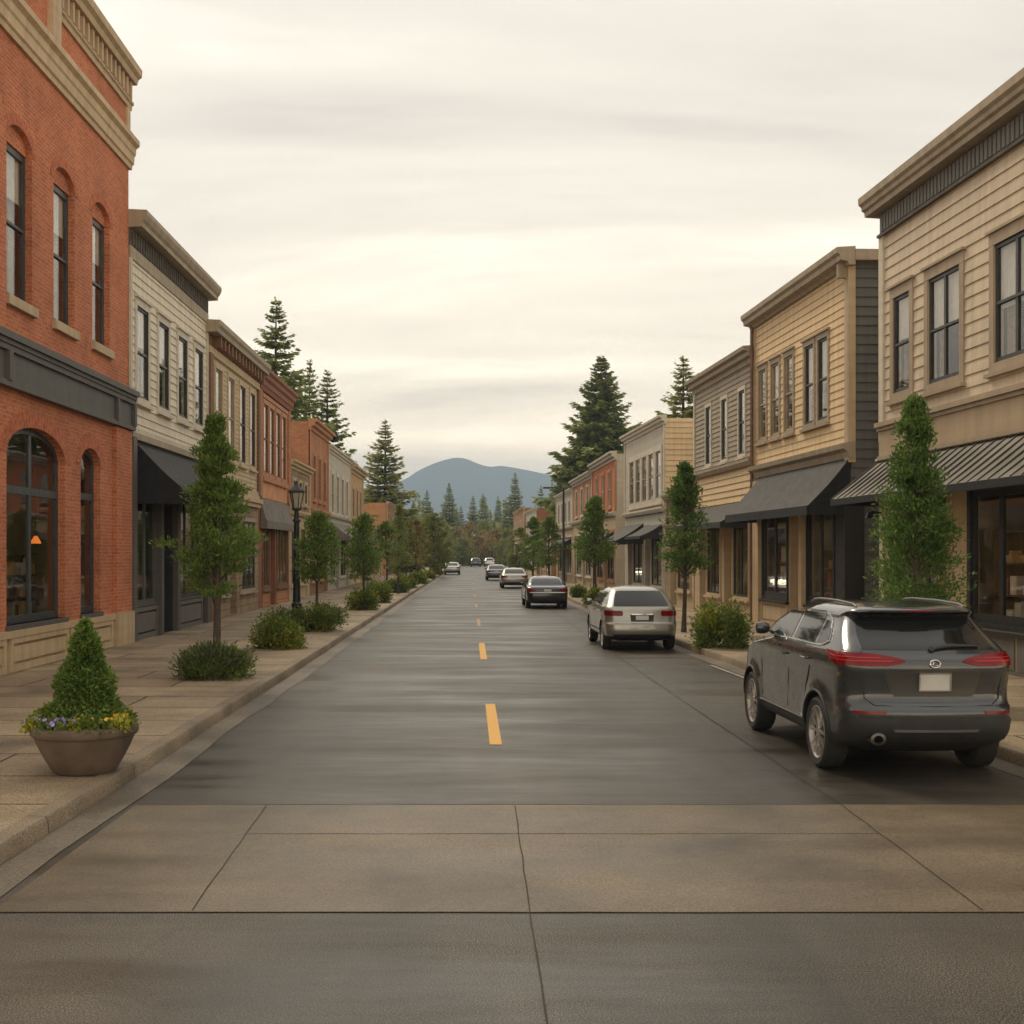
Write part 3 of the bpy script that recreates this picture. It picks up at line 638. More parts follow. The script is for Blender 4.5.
simple('yellow_building', 'narrow golden tan building beyond the white stucco building', 'L', 78.75, 87.8, 7.9, 4.2, M('golden_stucco', (.46, .29, .14), .85), wrow(.8, 8.4, 3, .9, 4.6, 6.4), TRIMT, BRNT, .55, TRIMT, YEL, awn=(.6, 8, 3.8, 3.0, 1.2, AWN, .2))
simple('brown_building', 'flat topped brown building showing a blank orange side wall', 'L', 112, 124, 6.9, 3.9, BRN, wrow(.8, 11, 3, 1, 4.3, 5.8), TRIMT, BRNT, .3, TRIMT, BRN, M('orange_brown_stucco', (.42, .21, .09), .85), depth=9)
simple('cottage_shop', 'low tan shop partly hidden by street trees on the left', 'L', 92, 106, 4.4, 3.2, STN, [], CREAM, SASHB, .3, CREAM, TRIMT, depth=8)
simple('small_brick_building', 'small red brick building far down the left side', 'L', 128, 141, 6.3, 3.7, BRO, wrow(1, 12, 3, 1, 4, 5.4), ORNT, BRNT, .35, REDT, REDT, depth=9)
simple('far_shop', 'farthest low brick shop on the left below the fir trees', 'L', 146, 160, 5.7, 3.5, BRO, wrow(1, 13, 3, 1, 3.9, 5.0), WTRIM, BRNT, .35, WTRIM, TRIMT, depth=9)

# ---- right: tan clapboard, nearest
b = Bld('tan_building', 'large tan clapboard building with metal awning behind the parked dark car', 'R', 12.0, 26.6, 11)
U = lambda d: d-12.0
ws = [(U(25.05), U(25.9), 5.55, 7.55), (U(22.75), U(24.15), 5.5, 7.55), (U(19.9), U(21.4), 5.5, 7.55), (U(17.0), U(18.5), 5.5, 7.55), (U(14), U(15.5), 5.5, 7.55)]
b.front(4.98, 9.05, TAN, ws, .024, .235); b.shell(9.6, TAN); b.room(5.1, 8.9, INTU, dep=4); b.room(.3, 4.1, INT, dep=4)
for i, q in enumerate(ws): b.win(*q, TAUPE, SASHB, 1 if i == 0 else 2, .5, (.45, .5, .55, .5, .5)[i], cw=.17, head=.05, sw=.07, curt=True)
mb = MB(); wallmesh(mb, Fac((0, b.len, 0), (1, 0, 0), (0, 1, 0)), 0, 10, .1, 9.6, (), .03, .245); b.part(mb, 'side_wall', TAN)
b.block('corner_board', WTRIM, (b.len-.18, b.len+.045, -.05, .06, 4.6, 9.06), (b.len-.2, b.len+.03, -.04, .05, .12, 3.35))
b.block('frieze_board', BULK, (0, b.len, -.1, .05, 9.04, 9.5)); b.rowboxes('frieze_slat', BULK, .05, b.len-.1, .16, .10, .0, .085, 9.10, 9.46)
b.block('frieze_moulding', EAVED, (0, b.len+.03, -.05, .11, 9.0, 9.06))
b.cornice([(-.05, 9.48), (.30, 9.5), (.31, 9.60), (.37, 9.63), (.38, 9.71), (.44, 9.76), (.45, 9.90), (-.05, 9.93)], EAVE, .22)
b.block('fascia_band', TANB, (0, b.len, -.1, .07, 4.2, 4.90)); b.block('string_course', TAUPE, (0, b.len+.05, -.05, .16, 4.90, 5.0), (0, b.len+.04, -.05, .11, 4.82, 4.90), (0, b.len+.03, -.05, .10, 4.2, 4.28))
ho = [(U(23.3), U(26.1), .98, 3.3), (U(19.0), U(22.3), .98, 3.32), (U(17.6), U(18.8), .16, 3.3, 0, .8), (U(13.5), U(17.3), .98, 3.3)]
b.front(.1, 4.2, BEIGE, ho, name='storefront')
b.win(*ho[0], TAUPE, CHAR, 3, 0, cw=.08, gl=GLS, sw=.08); b.win(*ho[1], BLACK, BLACK, 3, 0, cw=.13, gl=GLS, sw=.12); b.win(*ho[3], BLACK, BLACK, 3, 0, cw=.13, gl=GLS, sw=.12); b.door(U(17.6), U(18.8), 3.3)
b.block('bulkhead_rail', BULK, (U(13), U(26.3), -.02, .09, .80, .87), (U(13), U(26.3), -.02, .05, .14, .2))
for a, c in ((13.6, 15.3), (15.4, 17.3), (19.0, 20.6), (20.7, 22.3), (23.3, 24.6), (24.7, 26.1)): b.block('bulkhead_panel', BULK, (U(a), U(c), -.02, .03, .22, .78))
b.awning(U(12.2), b.len+.12, 4.18, 3.36, 1.05, AWM, .14, .02, seams=.36, edge=FLASH, endm=AWD)
# security lamp on the wall corner
mb = MB(); mb.tube([b.F(b.len-.1, .0, 3.05), b.F(b.len-.1, .26, 3.08)], .025, 8); mb.lathe([(.0, .15), (.07, .13), (.13, .0), (.11, .0), (.0, .05)], 14, o=b.F(b.len-.1, .28, 2.95)); b.part(mb, 'wall_lamp', BLACK, smooth=True)

# ---- right: yellow clapboard with black awning and slate side wall
b = Bld('yellow_clapboard_building', 'yellow clapboard building with black cloth awning and slate side wall', 'R', 28.5, 36.45, 11)
U = lambda d: d-28.5
ws = [(U(a), U(a)+.72, 5.5, 7.5) for a in (30.0, 31.05, 32.75, 34.0, 35.25)]
b.front(4.75, 8.85, YEL, ws, .022, .19); b.shell(9.0, SLATE, .03, .22); b.room(4.9, 8.7, INTU, dep=3); b.room(.3, 4.1, INT, dep=3.2)
for i, q in enumerate(ws): b.win(*q, TAUPE, SASHB if i < 2 else TAUPE, 1, .5, (.55, .55, .6, .6, .55)[i], cw=.11, head=.05)
b.block('corner_board', TRIMT, (-.03, .22, -.05, .07, 4.3, 8.86), (b.len-.14, b.len, -.05, .06, 4.3, 8.86)); b.block('corner_return', TRIMT, (-.06, -.0, -.10, .07, 4.3, 8.86))
b.cornice([(-.05, 8.84), (.10, 8.84), (.14, 8.92), (.30, 8.95), (.31, 9.06), (.38, 9.12), (.39, 9.24), (-.05, 9.27)], EAVE, .2)
b.block('side_eave', EAVE, (-.22, -.0, -11, -.05, 8.95, 9.2)); b.rowboxes('bracket', EAVE, .0, .3, .3, .12, .06, .26, 8.6, 8.93)
b.cornice([(-.05, 4.40), (.06, 4.40), (.10, 4.55), (.20, 4.62), (.22, 4.74), (-.05, 4.78)], EAVE, .1, 'shop_cornice')
ho = [(U(29.6), U(31.55), .98, 3.4), (U(31.95), U(33.1), .16, 3.4, 0, .7), (U(33.3), U(35.55), .98, 3.4)]
b.front(.1, 4.4, BEIGE, ho, name='storefront'); b.win(*ho[0], BLACK, BLACK, 2, 0, cw=.1, gl=GLS, sw=.11); b.win(*ho[2], BLACK, BLACK, 2, 0, cw=.1, gl=GLS, sw=.11); b.door(U(31.95), U(33.1), 3.4)
b.panel(U(29.5), U(31.7), .15, .85, TRIMT, .06); b.panel(U(33.2), U(35.7), .15, .85, TRIMT, .06)
b.block('black_pier', BLACK, (-.06, .55, -.3, .16, .12, 3.3)); b.block('post', BEIGE, (U(31.62), U(31.88), -.05, .16, .12, 3.5), (U(35.75), U(36.4), -.05, .12, .12, 4.3))
b.awning(-.05, U(35.9), 4.42, 3.3, 1.0, AWN, .22, endm=AWD); b.block('awning_board', AWD, (-.05, U(35.9), .0, .03, 4.2, 4.5))
mb = MB(); mb.tube([b.F(b.len-.05, .12, .2), b.F(b.len-.05, .12, 8.9)], .05, 8); b.part(mb, 'downpipe', COP, smooth=True)

b = simple('grey_brown_building', 'grey brown clapboard building with three white framed windows', 'R', 36.6, 44.3, 8.35, 4.95, GRYB, [(.9+2.15*i, 1.6+2.15*i, 5.25, 7.2) for i in range(3)], WTRIM, SASHG, .5, EAVE, BEIGE, lap=.025, lh=.16, awn=(.7, 7.2, 3.75, 3.15, .8, AWN, .18), blind=.45, sfcase=BEIGE, depth=10)
b.front(3.8, 4.85, YEL, (), .03, .2, name='lower_clapboard', u0=.02, u1=7.65)
b = simple('pale_grey_building', 'pale grey building with yellow side wall and banked windows', 'R', 49.5, 58.9, 7.75, 4.0, PALE, wrow(.5, 8.2, 5, 1.1, 4.45, 6.4), WTRIM, TAUPE, .38, WTRIM, PALE, YEL, awn=(4.6, 8.8, 3.5, 2.75, 1.2, AWN, .15), blind=.3, sidelap=.03, cw=.2)
b.awning(.4, 4.0, 3.4, 2.9, .9, AWN, .12)
simple('alley_shed', 'low beige shop in the gap before the pale grey building', 'R', 44.4, 49.3, 4.5, 3.3, STN, [], TRIMT, CHAR, .3, EAVE, TRIMT, nshop=1)
simple('red_brick_building', 'red brick building with pale cap on the right side of the street', 'R', 61.6, 71.5, 7.3, 4.2, BR, wrow(.8, 9.2, 3, 1.0, 4.6, 6.4), ORNT, WTRIM, .45, PALE, TRIMT, PALE, awn=(.6, 9, 3.3, 2.8, 1, AWN, .15))
simple('orange_terrace', 'orange brick building next beyond the red brick one on the right', 'R', 71.6, 83, 7.0, 4.2, BRO, wrow(.8, 10.5, 3, 1.1, 4.6, 6.2), WTRIM, TAUPE, .45, PALE, TRIMT, BRO)
simple('beige_building', 'narrow beige building at the far end of the right terrace', 'R', 83.1, 96, 6.6, 4.0, PALE, wrow(1, 12, 4, 1, 4.4, 5.8), WTRIM, TAUPE, .35, WTRIM, TRIMT, awn=(1, 11, 3.2, 2.7, 1.2, AWN, .15))
simple('far_cream_building', 'distant cream fronted building on the right behind the street trees', 'R', 118, 134, 6.6, 3.9, PALE, wrow(1, 15, 4, 1, 4.2, 5.6), WTRIM, TAUPE, .35, WTRIM, TRIMT, BRO)
simple('far_brown_shop', 'distant low brown shop on the right with a pale roof edge', 'R', 101, 114, 4.9, 3.4, BRN, [], WTRIM, TAUPE, .35, WTRIM, TRIMT, BRN)
simple('far_orange_building', 'farthest flat roofed orange building on the right of the road', 'R', 138, 160, 7.4, 3.9, BRN, wrow(1, 21, 5, 1, 4.3, 5.9), WTRIM, TAUPE, .3, TRIMT, TRIMT, BRN)
# ------------------------------------------------------------------ mountain and far ground
def mountain():
    xs = np.linspace(-1050, 1050, 220); ys = np.linspace(1250, 1990, 60); rng = np.random.default_rng(5)
    ctl = [(-1050, 25), (-700, 45), (-330, 56), (-170, 86), (-97, 106), (-76, 118), (-23, 133), (21, 120), (35, 122.5), (62, 119), (108, 109), (260, 86), (420, 60), (700, 40), (1050, 20)]
    f = pchip([c[0] for c in ctl], [c[1] for c in ctl]); V = []
    n1 = [(k_*rng.uniform(-1, 1), k_*rng.uniform(.2, 1), rng.uniform(0, 6), min(2.2, .022/k_)) for k_ in np.geomspace(.010, .14, 20)]
    for y in ys:
        t = (y-1250)/740; e = min(1, t/.62); e = e*e*(3-2*e); e *= 1 if t < .62 else 1-.7*((t-.62)/.38)**2
        for x in xs:
            h = f(x)*1.0*e; r = sum(math.sin(a*x+b_*y+c)*k for a, b_, c, k in n1)
            V.append((2*x, 2*y, -3+2*(h+r*1.25*e)))
    F = [(j*220+i, j*220+i+1, (j+1)*220+i+1, (j+1)*220+i) for j in range(59) for i in range(219)]
    me = D.meshes.new('mountain'); me.from_pydata(V, [], F); me.polygons.foreach_set('use_smooth', [True]*len(F))
    o = D.objects.new('mountain', me); COL.objects.link(o)
    t = NT('mountain_forest'); t.set('Base Color', t.ramp(t.noise(t.coord(), .02, 6), [(.3, (.035, .055, .045)), (.7, (.06, .085, .065))])); t.set('Roughness', 1.0); t.set('Specular IOR Level', 0.0)
    me.materials.append(t.m); tag(o, kind='structure')
mountain()
hz = MB(); hz.box(-2400, 2400, -45, 4300, -4.5, 290); hz = hz.build('haze', None or (lambda: (lambda t: t)(NT('haze_air')))().m)
hm = hz.data.materials[0]; t = hm.node_tree; t.nodes.remove(t.nodes['Principled BSDF']); pv = t.nodes.new('ShaderNodeVolumePrincipled')
pv.inputs['Color'].default_value = (.58, .76, 1.0, 1); pv.inputs['Density'].default_value = .00036; pv.inputs['Anisotropy'].default_value = 0
t.links.new(pv.outputs[0], t.nodes['Material Output'].inputs['Volume']); tag(hz, kind='stuff')

# ------------------------------------------------------------------ vegetation
BARK = M('bark', (.075, .056, .042), .9, .3, 12, bump=.4); BARKD = M('dark_bark', (.055, .042, .032), .95, .3, 8)
LEAF1 = leafmat('street_leaf', (.040, .078, .014), (.20, .29, .058)); LEAF2 = leafmat('street_leaf_bright', (.034, .072, .015), (.155, .25, .055))
FIRM = leafmat('fir_needles', (.085, .115, .032), (.29, .33, .105), 1.2); FIRL = leafmat('olive_fir_needles', (.115, .13, .035), (.38, .38, .12), 1.2)
SHR = leafmat('shrub_leaf', (.042, .080, .014), (.19, .25, .05), 6); SHY = leafmat('shrub_yellow_leaf', (.14, .17, .02), (.46, .44, .06), 6)
AUT = leafmat('autumn_leaf', (.12, .09, .03), (.32, .24, .08), 1.5); OLV = leafmat('olive_leaf', (.06, .085, .02), (.25, .26, .06), 1.5)
SAGE = leafmat('sage_leaf', (.045, .058, .03), (.14, .155, .085), 6)
def clump_tree(name, label, cat, x, y, h, zc, wid, prof, nclump, nleaf, ls, mat, seed, trunk_r=.06, group=None, z=.14, spread=.17, flat=.5, wr=.24, up=.35, mats2=None, lean=0):
    rng = np.random.default_rng(seed); root = empty(name, (x, y, z), rng.uniform(0, 6), label, cat, group)
    T = MB(); wob = lambda t: (lean*t+.03*math.sin(5*t+seed), .03*math.cos(4*t+seed*2))
    pts = [(wob(t)[0], wob(t)[1], -.08+(h*.93+.08)*t) for t in np.linspace(0, 1, 9)]
    T.tube(pts, [trunk_r*(1.25 if i == 0 else 1-.1*i) for i in range(9)], 9)
    Ps = []; As = []; Ss = []
    for i in range(nclump):
        t = rng.uniform(0, 1)**.85; a = rng.uniform(0, 2*pi); r = prof(t)*wid/2*(1+.22*math.sin(3*a+9*t+seed)+.12*math.sin(5*a-14*t)); q = math.sqrt(rng.uniform(.12, 1))*.92
        zc_ = zc+(h-zc)*t; w_ = wob(zc_/h); c = np.array([w_[0]+r*q*math.cos(a), w_[1]+r*q*math.sin(a), zc_])
        if i % 3 == 0 and r > .2: T.tube([(w_[0], w_[1], max(zc*.8, zc_-.35*r-.1)), tuple(c*.6+np.array([w_[0], w_[1], zc_-.1])*.4), tuple(c)], [trunk_r*.35, trunk_r*.2, .004], 5)
        n = int(nleaf*rng.uniform(.7, 1.3)); sp_ = spread*(.40+.60*prof(t)); d = np.clip(rng.normal(size=(n, 3)), -1.55, 1.55)*np.array([sp_, sp_, sp_*flat])
        P = c+d; out = unit(P-np.array([w_[0], w_[1], zc_-.25*wid])); A = unit(out+rng.normal(size=(n, 3))*.75+np.array([0, 0, up]))
        Ps.append(P); As.append(A); Ss.append(ls*rng.uniform(.6, 1.3, n))
    P = np.concatenate(Ps); A = np.concatenate(As); s_ = np.concatenate(Ss)
    # twiggy leading shoot
    k = nleaf; tz = rng.uniform(.86, 1.02, k)*h; tw = np.array([wob(1)[0], wob(1)[1], 0]); P2 = np.c_[rng.normal(size=(k, 2))*.05*(1.15-tz/h)[:, None]*6*wid*.3, tz]+tw
    P = np.r_[P, P2]; A = np.r_[A, unit(rng.normal(size=(k, 3))*.6+np.array([0, 0, .8]))]; s_ = np.r_[s_, ls*rng.uniform(.6, 1.1, k)]
    T.build('trunk', BARK, root, smooth=True); mi = None
    if mats2: mi = (rng.uniform(size=len(P)) < mats2[1]).astype(int)
    quads_obj('crown', leafquads(P, A, s_, wr, rng), [mat, mats2[0]] if mats2 else mat, root, mi)
    return root
cone = lambda t: (1-t)**.74*(.76+.24*min(1, t*6))
oval = lambda t: math.sin(pi*min(1, .14+t*.86))**.65*(1-.25*t)
tier = lambda t: (1-t)**1.0*(.82+.18*math.sin(t*26))*(.55+.45*min(1, t*4.5))*1.12
colm = lambda t: (1-t**2.6)*(.55+.45*min(1, t*4))*.95
GL_, GR_ = 'street trees along the left pavement', 'street trees along the right pavement'
clump_tree('street_tree', 'tiered street tree in front of the tan shingled building', 'tree', -4.3, 20.5, 4.3, 1.36, 1.9, tier, 170, 120, .080, LEAF1, 11, .075, GL_, spread=.16, flat=.36, wr=.17)
clump_tree('street_tree', 'slim street tree just beyond the black lamp post', 'tree', -4.22, 33, 3.1, 1.25, 1.15, oval, 130, 46, .085, LEAF1, 12, .05, GL_)
clump_tree('street_tree', 'small round street tree in front of the white stucco building', 'tree', -4.07, 45, 3.4, 1.15, 1.35, oval, 120, 40, .10, LEAF1, 13, .06, GL_)
clump_tree('street_tree', 'thin dark columnar tree before the blank orange wall', 'tree', -3.85, 62, 4.4, .7, 1.0, colm, 90, 36, .12, FIRM, 14, .06, GL_)
clump_tree('street_tree', 'leafy tree against the golden building, behind the small round tree', 'tree', -4.9, 68, 3.7, 1.2, 1.9, oval, 90, 36, .14, LEAF1, 15, .07, GL_)
clump_tree('street_tree', 'sparse tree with brown green leaves past the dark columnar tree', 'tree', -4.4, 78, 4.2, 1.2, 2.0, oval, 80, 34, .16, OLV, 16, .07, GL_)
clump_tree('autumn_tree', 'small orange autumn tree on the left pavement', 'tree', -4.4, 92, 4.4, .9, 1.9, oval, 80, 34, .18, AUT, 17, .07, GL_)
clump_tree('broad_tree', 'broad olive green tree at the far end of the left pavement', 'tree', -3.75, 112, 5.6, .5, 3.6, oval, 160, 40, .22, OLV, 18, .12, GL_)
clump_tree('broad_tree', 'yellowing tree beside the far parked pale car', 'tree', -5.0, 138, 5.2, .4, 4.2, oval, 130, 36, .28, OLV, 19, .12, GL_)
clump_tree('conical_tree', 'dense conical tree rising behind the parked dark car', 'tree', 6.08, 17, 4.15, 1.15, 1.27, cone, 180, 105, .068, LEAF2, 21, .06, GR_, spread=.14, flat=.6, wr=.19)
clump_tree('columnar_tree', 'narrow columnar tree on bare trunk beside the silver car', 'tree', 5.45, 32, 4.35, 1.55, 1.28, lambda t: (1-t)**.55*(.7+.3*min(1, t*5)), 190, 50, .085, LEAF2, 22, .065, GR_, spread=.13)
clump_tree('street_tree', 'spreading pointed tree behind the silver car roof', 'tree', 5.07, 52, 4.4, 1.7, 2.0, cone, 170, 44, .12, LEAF1, 23, .09, GR_)
clump_tree('street_tree', 'round tree on the right pavement past the red brick building', 'tree', 4.7, 78, 4.2, 1.2, 1.9, oval, 90, 36, .16, LEAF1, 24, .08, GR_)
clump_tree('street_tree', 'dark round tree above the far tan sedan', 'tree', 4.35, 92, 4.6, .8, 2.1, oval, 90, 36, .18, LEAF1, 25, .08, GR_)
clump_tree('street_tree', 'farthest round tree on the right pavement', 'tree', 4.3, 118, 4.4, .6, 2.4, oval, 80, 34, .22, OLV, 26, .08, GR_)
# shrubs
def shrub(label, x, y, r, h, seed, mats=(None, None), share=.25, n=2600, ls=.065, group='shrubs along the kerb', z=.14, spiky=0):
    r *= .9; h *= .95; rng = np.random.default_rng(seed); k = 70; n = int(n*1.6); a = rng.uniform(0, 2*pi, k); q = np.sqrt(rng.uniform(0, 1, k)); ph = rng.uniform(0, 1, k)
    cc = np.c_[q*np.cos(a)*r*.85, q*np.sin(a)*r*.85, h*(.06+.78*ph*np.sqrt(1-(q*.85)**2))]; ids = rng.integers(0, k, n)
    P = cc[ids]+rng.normal(size=(n, 3))*np.array([r*.17, r*.17, h*.12]); P[:, 2] = np.clip(P[:, 2], .0, None)
    A = unit(P*np.array([1, 1, .6])+np.array([0, 0, h*(.25+spiky)])+rng.normal(size=(n, 3))*r*.45)
    m0, m1 = mats[0] or SHR, mats[1] or SHY
    mi = ((rng.uniform(size=k) < share)[ids] & (rng.uniform(size=n) < .8)).astype(int)
    o = quads_obj('shrub', leafquads(P, A, ls*rng.uniform(.6, 1.4, n), .28 if not spiky else .14, rng), [m0, m1], None, mi); o.location = (x, y, z)
    return tag(o, label, 'shrub', group)
shrub('low feathery shrub ringing the foot of the nearest left street tree', -4.32, 20.3, .66, .58, 31, (SHR, SAGE), .35, 4200, .085, spiky=.5)
shrub('yellow green shrub nearest the camera below the black lamp post', -4.3, 26.7, .60, .82, 32, share=.42, n=3800)
shrub('wide shrub around the slim street tree past the lamp post', -4.05, 32.6, .68, .82, 33, share=.3, n=3600)
shrub('grey green shrub against the foot of the black lamp post', -4.85, 32.2, .55, .75, 34, (SHR, SAGE), .4, n=2600)
shrub('shrub around the trunk of the small round street tree', -4.1, 44.6, .62, .85, 35, share=.35, n=2600, ls=.085)
shrub('shrub on the pavement just past the small round street tree', -3.98, 51, .62, .95, 36, share=.3, n=2200, ls=.09)
shrub('dark low shrub close to the golden building', -4.5, 56, .6, .85, 37, share=.1, n=1800, ls=.1)
shrub('low shrub under the thin dark columnar tree', -4.0, 64, .75, .9, 38, share=.2, n=1800, ls=.11)
shrub('green shrub between the columnar tree and the brown green tree', -4.0, 72, .7, .8, 39, share=.3, n=1600, ls=.12)
shrub('shrub at the kerb before the small orange autumn tree', -3.85, 82, .75, .85, 40, share=.3, n=1500, ls=.13)
shrub('tiny yellow green shrub far along the left kerb', -3.75, 98, .6, .75, 41, share=.6, n=1200, ls=.14)
shrub('bright yellow shrub beside the far parked pale car', -3.6, 116, .6, 1.0, 42, share=.9, n=1200, ls=.16)
shrub('bushy green shrub on the right pavement behind the dark car', 5.38, 26.9, .64, 1.12, 43, share=.12, n=4600, ls=.07)
shrub('low shrub on the right pavement ahead of the silver car', 4.75, 49, .45, .75, 44, share=.15, n=1600, ls=.085)
shrub('shrub at the foot of the spreading pointed tree', 4.8, 57, .4, .6, 45, share=.1, n=1300, ls=.09)
# tall firs: a few meshes shared by copies
def fir_proto(seed, h, wid, mat, whorls, per, sprays, dens=1.0, bare=.03):
    rng = np.random.default_rng(seed); root = empty('fir_tree', (0, 0, -.05))
    T = MB(); T.tube([(0, 0, 0), (.05, 0, h*.5), (0, .03, h)], [h*.016, h*.009, .01], 8)
    Ps, As, Ss = [], [], []
    for i in range(whorls):
        t = bare+(1-bare)*(i+rng.uniform(0, .6))/whorls; z = h*t; ln = wid/2*(1-t)**.8*(.35+.65*min(1, (t+.06)*5))*rng.uniform(.75, 1.12)+.10
        for j in range(per):
            if rng.uniform() > dens: continue
            a = 2*pi*j/per+i*2.4+rng.uniform(-.5, .5); l = ln*rng.uniform(.5, 1.22); dr = np.array([math.cos(a), math.sin(a), 0]); lift = rng.uniform(-.05, .12)+.35*t
            m = max(5, int(1.9*sprays*(.3+.7*l/(wid/2)))); u = rng.uniform(.08, 1, m)**.8
            droop = l*(lift*u-.55*u**1.6*(1-t*.7)+.30*u**4)
            base = dr*(u*l)[:, None]; base[:, 2] = z+droop
            side = np.array([-dr[1], dr[0], 0]); sg = rng.choice([-1, 1], m); tp = (1.12-u)
            A = unit(dr*rng.uniform(.45, 1.1, m)[:, None]+side*(sg*rng.uniform(.15, 1.0, m))[:, None]*1.0+np.array([0, 0, 1])*rng.uniform(-.65, .15, m)[:, None])
            Ps.append(base+rng.normal(size=(m, 3))*l*.02); As.append(A); Ss.append((.20+.34*tp)*l*rng.uniform(.6, 1.15, m)*.62+.19*(1-.5*t))
            if i % 2 == 0: T.tube([(0, 0, z), tuple(dr*l*.5+np.array([0, 0, z+l*(lift*.5-.18*(1-t*.7))])), tuple(dr*l*.9+np.array([0, 0, z+l*(lift*.9-.30*(1-t*.7))]))], [h*.0035, h*.002, .008], 4, cap=False)
    k = 40; tz = rng.uniform(.93, 1.0, k)*h; Ps.append(np.c_[rng.normal(size=(k, 2))*.03, tz]); As.append(unit(rng.normal(size=(k, 3))*np.array([1, 1, .3])+np.array([0, 0, .7]))); Ss.append(np.full(k, .28)*(h/16))
    T.build('trunk', BARKD, root); P = np.concatenate(Ps); quads_obj('crown', leafquads(P, np.concatenate(As), np.concatenate(Ss), .175, rng), mat, root)
    return root
PRO = [fir_proto(51, 18, 7.4, FIRM, 56, 9, 34, .9), fir_proto(52, 16, 6.4, FIRM, 52, 9, 30, .85), fir_proto(53, 19, 8.8, FIRM, 72, 12, 60, .98), fir_proto(54, 16, 6.8, FIRL, 52, 9, 32, .9), fir_proto(55, 16, 7.4, FIRM, 46, 10, 30, 1), fir_proto(56, 16, 6.2, FIRM, 44, 10, 28, 1)]
used = set()
def fir(p, x, y, h, label, wscale=1, group='fir trees rising behind the buildings'):
    base = (18, 16, 19, 16, 16, 16)[p]; o = PRO[p] if p not in used else copy_tree(PRO[p]); used.add(p)
    k = h/base; o.location = (x, y, -.05); o.scale = (k*wscale, k*wscale, k); o.rotation_euler = (0, 0, (x*7+y*3) % 6.28)
    tag(o, label, 'fir tree', group)
fir(0, -12.3, 76, 17.9, 'tallest fir on the left, behind the orange brick building', 1.3)
fir(1, -12.1, 90, 16.3, 'slender fir between the tallest left fir and its right neighbour', .95)
fir(1, -10.9, 91, 15.7, 'fir whose branches reach over the white stucco building', 1.3)
fir(3, -9.6, 131, 16.3, 'broad fir standing above the blank orange wall', 1.4)
fir(2, 11.3, 110, 19.8, 'largest fir on the right, behind the red brick building', 1.35)
fir(2, 8.9, 128, 10.5, 'fir at the left foot of the largest right fir', 1.1)
fir(3, 14.6, 86, 15.9, 'olive fir peeking over the pale grey building', 1.4)
fg = 'distant fir trees at the end of the road'
for i, (px, pt, d, p, ws, lab) in enumerate((
    (449, 483, 240, 4, 1.0, 'broad distant fir left of the road end'), (427, 490, 235, 5, .9, 'thin distant fir behind the olive green tree'), (413, 500, 230, 4, .8, 'half hidden distant fir beside the broad fir on the left'),
    (473, 496, 300, 5, 1.1, 'hazy fir, left one of the pair at the middle of the road end'), (483, 494, 305, 5, 1, 'hazy fir, right one of the pair at the middle of the road end'),
    (498, 496, 290, 4, .8, 'short hazy fir tucked against the tall fir right of the road end'), (515, 473, 255, 4, .95, 'tall pointed fir right of the road end'), (506, 500, 250, 5, .9, 'lower fir at the left foot of the tall pointed fir'),
    (541, 486, 260, 5, 1, 'slim distant fir above the far orange building'), (552, 482, 265, 4, .8, 'distant fir beside the largest right fir'), (565, 478, 270, 5, 1, 'distant fir hidden behind the branches of the largest right fir'),
    (461, 506, 310, 5, 1, 'small hazy fir between the broad fir and the hazy pair'), (395, 488, 245, 4, 1, 'distant fir seen beside the broad fir above the orange wall'))):
    fir(p, (px-475)/1230*d, d, (553-pt)/1230*d+2.2, lab, ws, fg)
bg_ = 'autumn trees at the end of the road'
rr = random.Random(9)
for i, (px, d, wd, h, m, lab) in enumerate((
    (404, 178, 6, 6.4, OLV, 'olive tree left of the broad olive green tree'), (440, 205, 7, 7.6, OLV, 'olive brown tree behind the far parked pale car'), (455, 222, 7, 6.6, AUT, 'rust coloured tree left of the road end'),
    (470, 232, 8, 7.6, AUT, 'tall rust brown tree at the middle of the road end'), (484, 240, 8, 8.0, OLV, 'olive tree closing the middle of the road'), (497, 236, 8, 6.8, AUT, 'low brown tree right of the road middle'),
    (510, 214, 6, 6.2, OLV, 'yellow green tree beside the distant cream building'), (524, 206, 7, 7.5, OLV, 'leafy olive tree behind the distant cream building'), (428, 196, 7, 8.0, OLV, 'bushy olive tree behind the broad tree'),
    (462, 216, 5, 4.5, OLV, 'low bush left of the road end'), (492, 222, 6, 4.6, AUT, 'low russet bush right of the road end'), (478, 226, 6, 5.0, AUT, 'russet bush straight ahead where the road ends'))):
    clump_tree('autumn_tree', lab, 'tree', (px-475)/1230*d, d, h, .1, wd, oval, 90, 26, .5, m, 60+i, .15, bg_, z=0, spread=.6)
